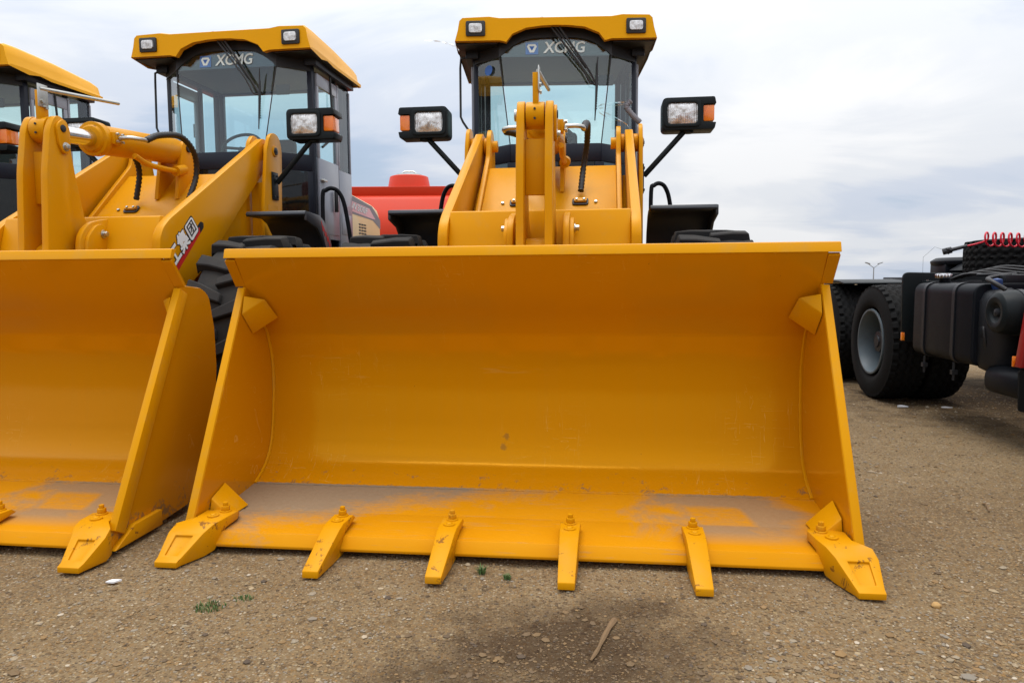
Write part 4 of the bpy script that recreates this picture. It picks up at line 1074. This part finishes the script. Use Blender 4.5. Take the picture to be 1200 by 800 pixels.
    b = MB(); b.rev([(3.045, .130), (3.045, .136), (3.075, .136), (3.075, .130)], c, 'x', 40); TB(b, 'clamp_band', 'hub', af)
    b = MB(); b.rev([(2.935, .001), (2.94, .022), (2.96, .028)], c, 'x', 24); TB(b, 'wing_nut', 'hub', af)
    # air bottle below and beside, with blue cap
    b = MB(); b.rev([(.42, .001), (.42, .06), (.44, .10), (.48, .125), (.86, .125), (.91, .10), (.94, .05), (.94, .001)], (3.10, 4.50, 0), 'z', 32); ub = TB(b, 'reservoir', 'hub')
    b = MB(); b.rev([(.93, .001), (.93, .022), (.965, .032), (.992, .030), (1.0, .001)], (3.06, 4.48, 0), 'z', 20); TB(b, 'cap', 'blue_cap', ub)
    b = MB(); b.prism(rnd_poly([(2.99, .30), (3.40, .30), (3.40, .47), (2.99, .47)], .08, 5), 4.05, 4.44, 'y'); TB(b, 'muffler', 'black', bevel=.01)
    b = MB(); b.box(3.2, 3.7, 4.2, 4.45, .45, .93); TB(b, 'battery_box', 'black', bevel=.012)
    b = MB(); b.box(3.12, 3.24, 4.50, 4.58, .97, 1.02); b.cyl((3.3, 4.5, 1.0), (3.9, 4.5, 1.03), .02, 8); b.cyl((3.2, 5.0, 1.02), (4.1, 4.7, 1.04), .012, 8); TB(b, 'air_valve', 'hub', bevel=.004)
    # brake hoses, wiring and brackets behind the tank and filter
    b = MB()
    for k in range(5): b.tube(smooth_line([(3.22+.05*k, 5.45, .98+.01*k), (3.26+.05*k, 5.2, 1.03+.012*k), (3.35+.04*k, 4.85, 1.0+.015*k), (3.30+.06*k, 4.45, 1.03)], 5), .009, 6)
    b.tube(smooth_line([(3.02, 4.50, .62), (2.985, 4.46, .70), (2.99, 4.44, .60), (3.03, 4.47, .50)], 5), .010, 6)
    b.tube(smooth_line([(3.05, 4.36, .93), (3.0, 4.42, .98), (3.05, 4.55, 1.0), (3.2, 4.6, 1.02)], 5), .014, 8)
    TB(b, 'hose_bundle', 'hose', smooth=70)
    b = MB(); b.box(3.06, 3.12, 5.42, 5.50, .80, .84); b.box(3.34, 3.44, 5.40, 5.50, .93, .98); b.box(2.975, 2.985, 4.46, 4.52, .64, .70); TB(b, 'bracket', 'hub', bevel=.003)
    for k in range(3):
        b = MB(); b.rev([(2.962+0*k, .001), (2.962, .010), (2.972, .012)], (0, 4.25+.088*math.cos(2.1*k), .80+.088*math.sin(2.1*k)), 'x', 10); TB(b, 'bolt', 'zinc', af)
    b = MB(); b.box(2.944, 2.949, 4.90, 5.02, .70, .80); TB(b, 'tank_plate', 'hub', tank)
    # fifth wheel
    b = MB(); b.rev([(0, .001), (0, .40), (-.03, .45), (-.07, .44), (-.07, .001)], (4.2, 6.85, 1.18), 'z', 40); b.box(3.78, 4.62, 6.7, 7.0, 1.0, 1.12)
    b.prism([(3.76, 1.06), (3.90, 1.15), (4.5, 1.15), (4.64, 1.06)], 6.35, 6.60, 'y'); TB(b, 'fifth_wheel', 'black', bevel=.008)
    # catwalk
    b = MB(); b.box(3.75, 4.65, 5.0, 6.6, 1.0, 1.035); TB(b, 'deck_plate', 'black', bevel=.004)
    # red cab corner with mud flap
    b = MB(); b.prism([(2.962, .50), (3.005, .50), (3.065, 1.0), (3.022, 1.0)], 4.02, 4.08, 'y'); cf = TB(b, 'cab_side_panel', 'red_dark', bevel=.006)
    b = MB(); b.box(2.958, 2.992, 4.082, 4.095, .50, .56); TB(b, 'side_marker', 'amber', cf, bevel=.003)
    b = MB(); b.prism(rnd_poly([(2.965, .49), (3.40, .49), (3.40, .25), (2.975, .25)], .02, 3), 4.03, 4.045, 'y'); TB(b, 'mud_flap', 'truck_rubber', cf)
    b = MB(); b.box(3.28, 5.30, 2.0, 3.7, 1.05, 2.6); b.box(3.30, 5.28, 2.0, 3.7, .75, 1.05); TB(b, 'cab', 'red_dark', bevel=.08, seg=3)
    # coiled red air line
    pts = []
    n = 24*16
    for i in range(n+1):
        t = i/n; a = 2*PI*24*t; q = .046*math.cos(a)
        pts.append((3.24+1.15*t+q*.75, 5.0-.10*t+q*.55, 1.262-.02*math.sin(PI*t)+.046*math.sin(a)))
    pts = [(3.13, 5.02, 1.215), (3.18, 5.0, 1.228), (3.22, 4.99, 1.24)]+pts
    b = MB(); b.tube(pts, .0065, 6); ah = TB(b, 'air_line', 'red_hose', smooth=80)
    b = MB(); b.cyl((3.02, 5.05, 1.185), (3.14, 5.02, 1.218), .014, 10, .012); b.cyl((3.0, 5.055, 1.18), (3.05, 5.04, 1.193), .022, 8); b.cyl((3.03, 5.04, 1.20), (3.02, 5.05, 1.17), .02, 8); TB(b, 'connector', 'hub', ah)
    b = MB(); b.cyl((3.9, 4.9, 1.0), (3.95, 4.9, 1.9), .015, 8); b.tube([(2.98, 5.3, .95), (2.97, 5.28, 1.15), (3.01, 5.2, 1.22), (3.04, 5.1, 1.19)], .0009, 5); TB(b, 'hose_stand', 'hub')
    th = R(-6.0); px0, py0 = 3.0-off[0], 6.08-off[1]
    root.rotation_euler.z = th; root.location = (3.0-(px0*math.cos(th)-py0*math.sin(th)), 6.08-(px0*math.sin(th)+py0*math.cos(th)), 0)
    tag(root, 'black six-wheel tractor unit without trailer, fuel tank and red cab edge at right', 'truck')
build_truck()

# ================================================================== RED TANK TRUCK (behind)
def build_tanker():
    root = empty('tank_truck', (-3.4, 14.6, 0)); off = (-3.4, 14.6, 0)
    def TB(mb, name, mat, parent=root, **k): return mb.build(name, mat, parent, shift=off, **k)
    b = MB(); sec = rnd_poly([(13.45, 1.15), (13.40, 2.05), (13.75, 2.58), (15.0, 2.58), (15.5, 2.05), (15.45, 1.15)], .35, 8, {0: .2, 1: .35, 2: .12, 3: .12, 4: .35, 5: .2})
    b.prism(sec, -6.9, .2); tk = TB(b, 'tank', 'red_tank', bevel=.05, seg=3)
    b = MB(); b.prism([(13.85, 2.56), (13.80, 2.745), (15.0, 2.745), (14.95, 2.56)], -6.8, .1); TB(b, 'top_walkway', 'red_tank', tk, bevel=.02)
    for x in (-4.9, -1.98):
        b = MB(); b.rev([(-.02, .42), (.24, .37), (.25, .34), (.25, .001)], (x, 14.35, 2.745), 'z', 28); TB(b, 'hatch', 'red_tank', tk, bevel=.01)
        b = MB(); b.rev([(.25, .26), (.285, .25), (.29, .001)], (x, 14.35, 2.745), 'z', 24); b.tube([(x-.12, 14.2, 3.03), (x-.06, 14.2, 3.07), (x+.1, 14.2, 3.07), (x+.16, 14.2, 3.03)], .015, 6); TB(b, 'hatch_lid', 'zinc', tk)
    b = MB(); b.box(-6.8, 1.6, 14.0, 14.2, .75, 1.15); b.box(-6.8, 1.6, 14.8, 15.0, .75, 1.15); TB(b, 'chassis_frame', 'black')
    b = MB(); b.box(.4, 1.9, 13.5, 15.4, .9, 2.55); TB(b, 'cab', 'red_tank', bevel=.08, seg=3)
    for x in (-6.0, -4.9, 1.0):
        for y in (13.55, 15.3):
            b = MB(); b.rev([(-.14, .30), (-.15, .44), (-.12, .50), (.12, .50), (.15, .44), (.14, .30)], (x, y, .5), 'y', 32); w = TB(b, 'wheel', 'truck_rubber')
            b = MB(); b.rev([(-.13, .30), (-.05, .26), (-.02, .12), (-.08, .1), (-.08, .001)], (x, y, .5), 'y', 24); TB(b, 'rim', 'rim', w)
    tag(root, 'red tank truck with round hatches on top, parked behind the loaders', 'truck')
build_tanker()

# ================================================================== STREET LAMP (far)
root = empty('street_lamp', (29.8, 60, 0))
b = MB(); b.cyl((29.8, 60, -.6), (29.8, 60, 1.7), .055, 10, .035); b.build('pole', 'lampgrey', root, shift=(29.8, 60, 0))
for s in (-1, 1):
    b = MB(); b.cyl((29.8, 60, 1.65), (29.8+s*.45, 60, 1.98), .028, 8, .025); b.build('arm', 'lampgrey', root, shift=(29.8, 60, 0))
    b = MB(); b.hexa([(29.8+s*.35, 59.9, 1.93), (29.8+s*.7, 59.9, 2.06), (29.8+s*.7, 60.1, 2.06), (29.8+s*.35, 60.1, 1.93), (29.8+s*.35, 59.9, 2.02), (29.8+s*.7, 59.9, 2.12), (29.8+s*.7, 60.1, 2.12), (29.8+s*.35, 60.1, 2.02)]); b.build('lamp_head', 'lampgrey', root, shift=(29.8, 60, 0))
tag(root, 'tiny grey two-armed street lamp far off between bucket and truck', 'street lamp')

# ================================================================== small things on the ground
b = MB(); pts = [(.300, 2.085, .004), (.276, 2.03, .008), (.252, 1.97, .007), (.229, 1.91, .005), (.205, 1.86, .002)]
b.tube(smooth_line(pts, 4), lambda t: .0105*(1-.60*t)+.001*math.sin(t*17), 7)
o = b.build('wood_splinter', 'wood', shift=(.25, 1.97, 0), loc=(.25, 1.97, 0), smooth=30); o.scale.z = .8
tag(o, 'weathered wood splinter lying on the dark stained ground', 'stick')
b = MB(); rg = random.Random(5)
pp = [(-1.380, 2.376), (-1.352, 2.371), (-1.333, 2.392), (-1.350, 2.388), (-1.368, 2.393)]
b.add([(x, y, .003+rg.uniform(0, .009)) for x, y in pp]+[(x, y, .004) for x, y in pp], [(0, 1, 2, 3, 4), (9, 8, 7, 6, 5)]+[(i, 5+i, 5+(i+1) % 5, (i+1) % 5) for i in range(5)])
tag(b.build('paper_scrap', 'paper', shift=(-1.35, 2.385, 0), loc=(-1.35, 2.385, 0)), 'small crumpled white paper scrap on the gravel at left', 'litter')
def rock(x, y, s, mat, label, seed):
    rg = random.Random(seed); bm = bmesh.new(); bmesh.ops.create_icosphere(bm, subdivisions=2, radius=s)
    for v in bm.verts: v.co *= rg.uniform(.82, 1.15); v.co.z *= .6; v.co.x *= 1.25
    me = bpy.data.meshes.new('stone'); bm.to_mesh(me); bm.free(); me.materials.append(MT[mat]); me.polygons.foreach_set('use_smooth', [True]*len(me.polygons))
    o = bpy.data.objects.new('stone', me); COL.objects.link(o); o.location = (x, y, gz(x, y)+s*.35); o.rotation_euler.z = rg.uniform(0, 6)
    tag(o, label, 'stone')
rock(1.318, 2.186, .015, 'stone', 'ochre stone on the ground right of the last bucket tooth', 1)
def grass(x, y, n, r, h, label, seed, elong=1.):
    rg = random.Random(seed); b = MB()
    for k in range(n):
        a = rg.uniform(0, 2*PI); q = r*math.sqrt(rg.random()); x0 = x+q*math.cos(a)*elong; y0 = y+q*math.sin(a)
        d = rg.uniform(0, 2*PI); hh = h*rg.uniform(.4, 1.1); w = .0016; ln = hh*rg.uniform(.5, 1.3)
        dx, dy = math.cos(d), math.sin(d); px_, py_ = -dy*w, dx*w
        b.add([(x0-px_, y0-py_, -.008), (x0+px_, y0+py_, -.008), (x0+dx*ln*.4+px_*.9, y0+dy*ln*.4+py_*.9, hh*.7), (x0+dx*ln*.4-px_*.9, y0+dy*ln*.4-py_*.9, hh*.7), (x0+dx*ln, y0+dy*ln, hh)], [(0, 1, 2, 3), (3, 2, 4)])
    o = b.build('weed_tuft', 'grass', shift=(x, y, 0), loc=(x, y, 0)); tag(o, label, 'weed')
grass(-.955, 2.20, 130, .040, .008, 'low green weed patch on the gravel in front of the gap between buckets', 11, 1.2)
grass(-.87, 2.26, 45, .022, .007, 'thin green sprig just behind the low weed patch', 12, 1.5)
grass(-.11, 2.455, 60, .014, .022, 'small green weed under the bucket edge beside the second tooth from left', 13)
grass(-.02, 2.40, 45, .012, .014, 'tiny brownish weed between the two middle bucket teeth', 14)
def twig(pts, r, label):
    b = MB(); b.tube(pts, r, 5); tag(b.build('twig', 'wood', shift=pts[0], loc=pts[0]), label, 'twig')
twig([(1.40, 1.93, .004), (1.44, 1.905, .008), (1.475, 1.90, .004)], .003, 'dark twig on the gravel in the lower right corner')
twig([(2.05, 3.05, .006), (2.09, 3.13, .012), (2.095, 3.16, .004)], .004, 'thin twig on the gravel right of the middle bucket')
rg = random.Random(21)
for k in range(2):
    x, y = (3.06+.30*k, 5.62-.07*k); b = MB(); q = [(x+.05*math.cos(a)*rg.uniform(.7, 1.1), y+.018*math.sin(a)*rg.uniform(.7, 1.2)) for a in [2*PI*i/8 for i in range(8)]]
    b.add([(p[0], p[1], .001+rg.uniform(0, .006)) for p in q]+[(p[0], p[1], -.006) for p in q], [tuple(range(8)), tuple(range(15, 7, -1))]+[(i, 8+i, 8+(i+1) % 8, (i+1) % 8) for i in range(8)])
    tag(b.build('paper_scrap', 'paper', shift=(x, y, 0), loc=(x, y, 0)), ('flat pale scrap on the ground by the drive wheel of the truck', 'flat pale scrap on the ground under the fuel tank of the truck')[k], 'litter')

# torn protective film fluttering at the middle cab
def film(strips, label, loc):
    b = MB()
    for pts, w in strips:
        q = [Vector(p) for p in smooth_line(pts, 6)]; vs = []
        for i, p in enumerate(q):
            a = i*1.1; d = Vector((.2*math.sin(a), .5*math.cos(a*.7), 1)).normalized()*w*(.5+.5*abs(math.sin(i*.9+.5)))
            vs += [p-d, p+d]
        b.add(vs, [(2*i, 2*i+1, 2*i+3, 2*i+2) for i in range(len(q)-1)])
    tag(b.build('plastic_film', 'film', shift=loc, loc=loc), label, 'plastic film')
Y = 5.75
def at(u, v, y):   # place a point on the plane at distance y
    c, s = math.cos(-.0871), math.sin(-.0871); a0, a1 = (u-600)/850.75, (v-400)/850.75
    D = Vector((a0, c+a1*s, s-a1*c)); return tuple(Vector((0, 0, CAM_H))+D*(y/D.y))
film([([at(742, 122, Y), at(728, 121, Y), at(706, 124, Y), at(703, 131, Y), at(716, 140, Y), at(730, 143, Y)], .007),
      ([at(742, 122, Y), at(722, 125, Y), at(704, 128, Y)], .006), ([at(703, 130, Y), at(718, 136, Y), at(735, 146, Y), at(738, 150, Y)], .006)],
     'torn clear plastic film hanging at the right side of the middle cab', at(742, 122, Y))
b = MB(); b.tube(smooth_line([at(741, 119, Y-.02), at(736, 126, Y-.02), at(742, 135, Y-.02), at(752, 145, Y-.02)], 6), .022, 10, ribs=.08)
tag(b.build('foam_sleeve', 'stripe_grey', shift=at(741, 119, Y), loc=at(741, 119, Y)), 'grey wrapped foam sleeve hanging off the mirror bracket of the middle cab', 'packaging')
film([([at(540, 57, 5.7), at(528, 51, 5.7), at(515, 48, 5.7), at(500, 47, 5.7)], .006), ([at(541, 60, 5.7), at(535, 53, 5.7), at(524, 50, 5.7)], .008)],
     'strand of torn film blowing left from the middle cab roof', at(540, 57, 5.7))
